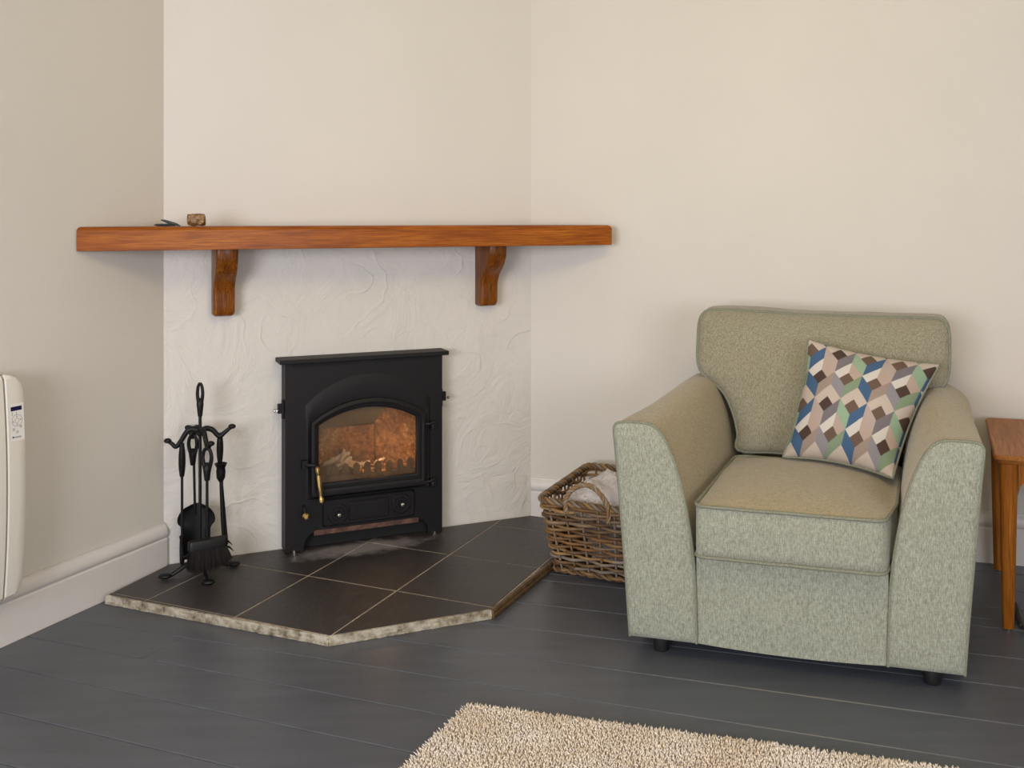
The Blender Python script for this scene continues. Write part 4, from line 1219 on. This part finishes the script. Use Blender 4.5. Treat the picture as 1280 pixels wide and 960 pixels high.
for k in range(241):
    a, b, nx, ny = perim(k / 240, 0.0); path.append(Bf(a, b, brim(b)))
braid(mb, path, 0.0072, 0.0062, 3, 22); mb.build('rim', 'wicker', basket, angle=80)
mb = MB(); path = []
for k in range(121):
    a, b, nx, ny = perim(k / 120, 0.037); path.append(Bf(a, b, 0.014))
braid(mb, path, 0.006, 0.0055, 2, 20); mb.build('foot_rim', 'wicker', basket, angle=80)
mb = MB(); pts = catmull([(0.105, -0.006, 0.222), (0.103, -0.010, 0.258), (0.118, -0.010, 0.292), (0.155, -0.008, 0.318), (0.195, -0.008, 0.318), (0.232, -0.010, 0.290), (0.252, -0.010, 0.255), (0.252, -0.006, 0.205)], 10)
braid(mb, [Bf(p.x, p.y, p.z) for p in pts], 0.0046, 0.0048, 3, 6)
mb.build('handle', 'wicker', basket, angle=80)
mb = MB(); mb.col = (0.10, 0.06, 0.03, 1); 
mb.prism([Bf(0.045, 0.04, 0.006), Bf(BW - 0.045, 0.04, 0.006), Bf(BW - 0.045, BD - 0.04, 0.006), Bf(0.045, BD - 0.04, 0.006)], [Bf(0.045, 0.04, 0.016), Bf(BW - 0.045, 0.04, 0.016), Bf(BW - 0.045, BD - 0.04, 0.016), Bf(0.045, BD - 0.04, 0.016)])
mb.build('base', 'wicker', basket)
# bag
mb = MB(); rings = []; N = 110
for i in range(50):
    v = i / 49; ring = []
    for k in range(N):
        t_ = k / N; a, b, nx, ny = perim(t_, 0.060)
        ca_, cb_ = BW / 2, BD / 2
        if v < 0.5: s_ = 0.45 + 0.55 * (v / 0.5) ** 2; z = 0.022 + 0.175 * (v / 0.5)
        else:
            q_ = (v - 0.5) / 0.5; s_ = math.cos(q_ * PI / 2 * 0.96); z = 0.197 + 0.100 * math.sin(q_ * PI / 2)
        d = Vector((t_ * 0, 0, 0))
        x, y = ca_ + (a - ca_) * s_, cb_ + (b - cb_) * s_
        nz = noise.noise(Vector((x * 14, y * 14, z * 14))) + 0.6 * abs(noise.noise(Vector((x * 34, y * 34, z * 34)))) 
        z2 = z + ((0.026 * nz + 0.010 * abs(noise.noise(Vector((x * 60 + y * 25, y * 50, 2))))) if v > 0.5 else 0)
        ring.append(Bf(x - nx * 0.006 * abs(nz), y - ny * 0.006 * abs(nz), z2))
    rings.append(ring)
mb.loft(rings)
o = mb.build('plastic_bag', 'bag', angle=25); o['label'] = 'crumpled clear plastic bag stuffed inside the wicker basket'; o['category'] = 'bag'

# ------------------------------------------------------------------ side table
Tf = frame(1.395, 2.780, (0.961, -0.275), (0.407, 0.913))
tab = thing('side_table', 'small orange-brown wooden side table with tapered legs right of the armchair', 'table', tuple(Tf(0.26, 0.27, 0)))
mb = MB(); o_ = outline_round(0, 0.52, 0, 0.585, 0.018, 4, 1)
mb.loft([[Tf(0.26 + (a - 0.26) * 0.965, 0.29 + (b - 0.29) * 0.97, 0.487) for a, b in o_], [Tf(a, b, 0.500) for a, b in o_], [Tf(a, b, 0.506) for a, b in o_], [Tf(0.26 + (a - 0.26) * 0.985, 0.29 + (b - 0.29) * 0.985, 0.511) for a, b in o_]])
top = mb.build('table_top', 'tabletop', tab, angle=30); align(top, math.atan2(0.913, 0.407) - PI / 2)
for a, b in ((0.040, 0.030), (0.480, 0.030), (0.040, 0.540), (0.480, 0.540)):
    mb = MB(); rings = []
    for z, r in ((0.006, 0.0145), (0.010, 0.0155), (0.20, 0.0200), (0.38, 0.0235), (0.4865, 0.0250)):
        rr_ = rrect(-r, r, -r, r, r * 0.75, 4); rings.append([Tf(a + p, b + q_, z) for p, q_ in rr_])
    mb.loft(rings); mb.build('leg', 'table', tab, angle=40)
    mb = MB(); mb.lathe(Tf(a, b, 0.0005), [(0.009, 0), (0.010, 0.002), (0.010, 0.0058)], 12); mb.build('glide', 'chrome', tab)
def apron(p, q_, fac):
    # rail with curved gussets at each end
    prof = [(0, 0.486), (0, 0.395), (0.006, 0.420), (0.018, 0.436), (0.036, 0.441), (0.5, 0.441)]
    L = (Vector(q_) - Vector(p)).length
    outl = [(0, 0.4865), (0, 0.395), (0.006 / L, 0.420), (0.018 / L, 0.436), (0.038 / L, 0.441), (1 - 0.038 / L, 0.441), (1 - 0.018 / L, 0.436), (1 - 0.006 / L, 0.420), (1, 0.395), (1, 0.4865)]
    mb = MB(); t_ = (Vector(q_) - Vector(p)); nn = Vector((-t_.y, t_.x)).normalized() * 0.009
    P = lambda s_, z, k: Tf(p[0] + t_.x * s_ + nn.x * k, p[1] + t_.y * s_ + nn.y * k, z)
    mb.loft([[P(s_, z, -1) for s_, z in outl], [P(s_, z, 1) for s_, z in outl]])
    mb.build('apron', 'table', tab, angle=30)
apron((0.0655, 0.030), (0.4545, 0.030), 1); apron((0.0655, 0.540), (0.4545, 0.540), 1)
apron((0.040, 0.0555), (0.040, 0.5145), 1); apron((0.480, 0.0555), (0.480, 0.5145), 1)

# black cable with in-line connector on the floor at the right edge
cab = thing('power_cable', 'thin black cable with a plug connector lying on the floor by the table leg', 'cable', (1.50, 2.84, 0))
mb = MB(); mb.tube(catmull([(1.66, 3.17, 0.003), (1.60, 3.08, 0.003), (1.565, 3.01, 0.003), (1.552, 2.955, 0.004)], 8), 0.0028, 8); mb.build('cable', 'black_plastic', cab)
mb = MB(); p0, p1 = Vector((1.552, 2.955, 0.0105)), Vector((1.487, 2.800, 0.0105))
mb.tube([p0.lerp(p1, t_) for t_ in (0, 0.08, 0.3, 0.7, 0.92, 1)], lambda t: 0.0095 * (0.75 + 0.25 * math.sin(PI * min(1, max(0, t)))), 10); mb.build('connector', 'black_plastic', cab)
mb = MB(); mb.tube(catmull([(1.487, 2.800, 0.008), (1.50, 2.775, 0.003), (1.56, 2.765, 0.003), (1.75, 2.80, 0.003)], 8), 0.0032, 8); mb.build('cable', 'black_plastic', cab)

# ------------------------------------------------------------------ rug
rug = thing('rug', 'cream shaggy wool rug on the grey boards in the foreground', 'rug', (0.5, 1.6, 0))
RU, RV = Vector((0.968, -0.251)), Vector((-0.428, -0.904)); K0 = Vector((-0.108, 2.345))
Rf = lambda a, b, z: Vector((K0.x + RU.x * a + RV.x * b, K0.y + RU.y * a + RV.y * b, z))
RL, RWd = 2.1, 1.25
mb = MB(); mb.box(Rf, 0.004, RL, 0.004, RWd, 0.001, 0.010); mb.build('backing', 'rug_back', rug)
mb = MB(); V = []; F = []; Cc = []
sp = 0.0054
nb_, na_ = int(RWd / sp), int(RL / sp)
for j in range(nb_):
    fine = j * sp < 0.55
    if not fine and j % 2: continue
    for i in range(na_):
        if not fine and i % 2: continue
        k_ = 1.0 if fine else 1.9
        a = (i + R.uniform(0, 1)) * sp; b = (j + R.uniform(0, 1)) * sp
        base_z = 0.009
        h = (0.0085 + 0.005 * R.random()) * (1 + 0.15 * noise.noise(Vector((a * 8, b * 8, 0))))
        edge = min(a, b, RL - a)
        if edge < 0.012: h *= 0.75
        tx, ty = R.uniform(-1, 1) * 0.0062, R.uniform(-1, 1) * 0.0062
        if edge < 0.012:
            if a == edge: tx -= 0.004
            else: ty -= 0.004
        w_ = 0.0021 * k_ * R.uniform(0.8, 1.25); ph = R.uniform(0, 6.28)
        p = Rf(a, b, base_z); k = len(V)
        tt = 0.84 + 0.20 * R.random(); wm = min(1, max(0, 0.5 + 1.1 * noise.noise(Vector((a * 7, b * 9, 4)))))
        c = ((0.96 - 0.10 * wm) * tt, (0.86 - 0.13 * wm) * tt, (0.76 - 0.17 * wm) * tt, 1)
        for (zz, ww, fx) in ((0, w_ * 0.8, 0), (h * 0.62, w_ * 1.1, 0.6)):
            for q_ in range(3):
                an = ph + q_ * 2.0944 + zz * 60
                o2 = RU * (tx * fx) + RV * (ty * fx)
                V.append((p.x + o2.x + math.cos(an) * ww, p.y + o2.y + math.sin(an) * ww, base_z + zz)); Cc.append(tuple(x * (0.55 if zz == 0 else 0.97) for x in c[:3]) + (1,) if False else c)
        o2 = RU * tx + RV * ty; V.append((p.x + o2.x, p.y + o2.y, base_z + h)); Cc.append(c)
        for q_ in range(3):
            r_ = (q_ + 1) % 3
            F.append((k + q_, k + r_, k + 3 + r_, k + 3 + q_)); F.append((k + 3 + q_, k + 3 + r_, k + 6))
mb.v, mb.f, mb.c = V, F, Cc
me_ = bpy.data.meshes.new('pile'); org = Vector(rug['_o'])
me_.from_pydata([(v[0] - org.x, v[1] - org.y, v[2]) for v in V], [], F)
at = me_.color_attributes.new('tint', 'FLOAT_COLOR', 'POINT'); at.data.foreach_set('color', [x for c in Cc for x in c])
me_.polygons.foreach_set('use_smooth', [True] * len(me_.polygons))
me_.materials.append(M['pile']); po = bpy.data.objects.new('pile', me_); COL.objects.link(po); po.parent = rug; stuff(po)

for o in bpy.data.objects:
    if '_o' in o: del o['_o']
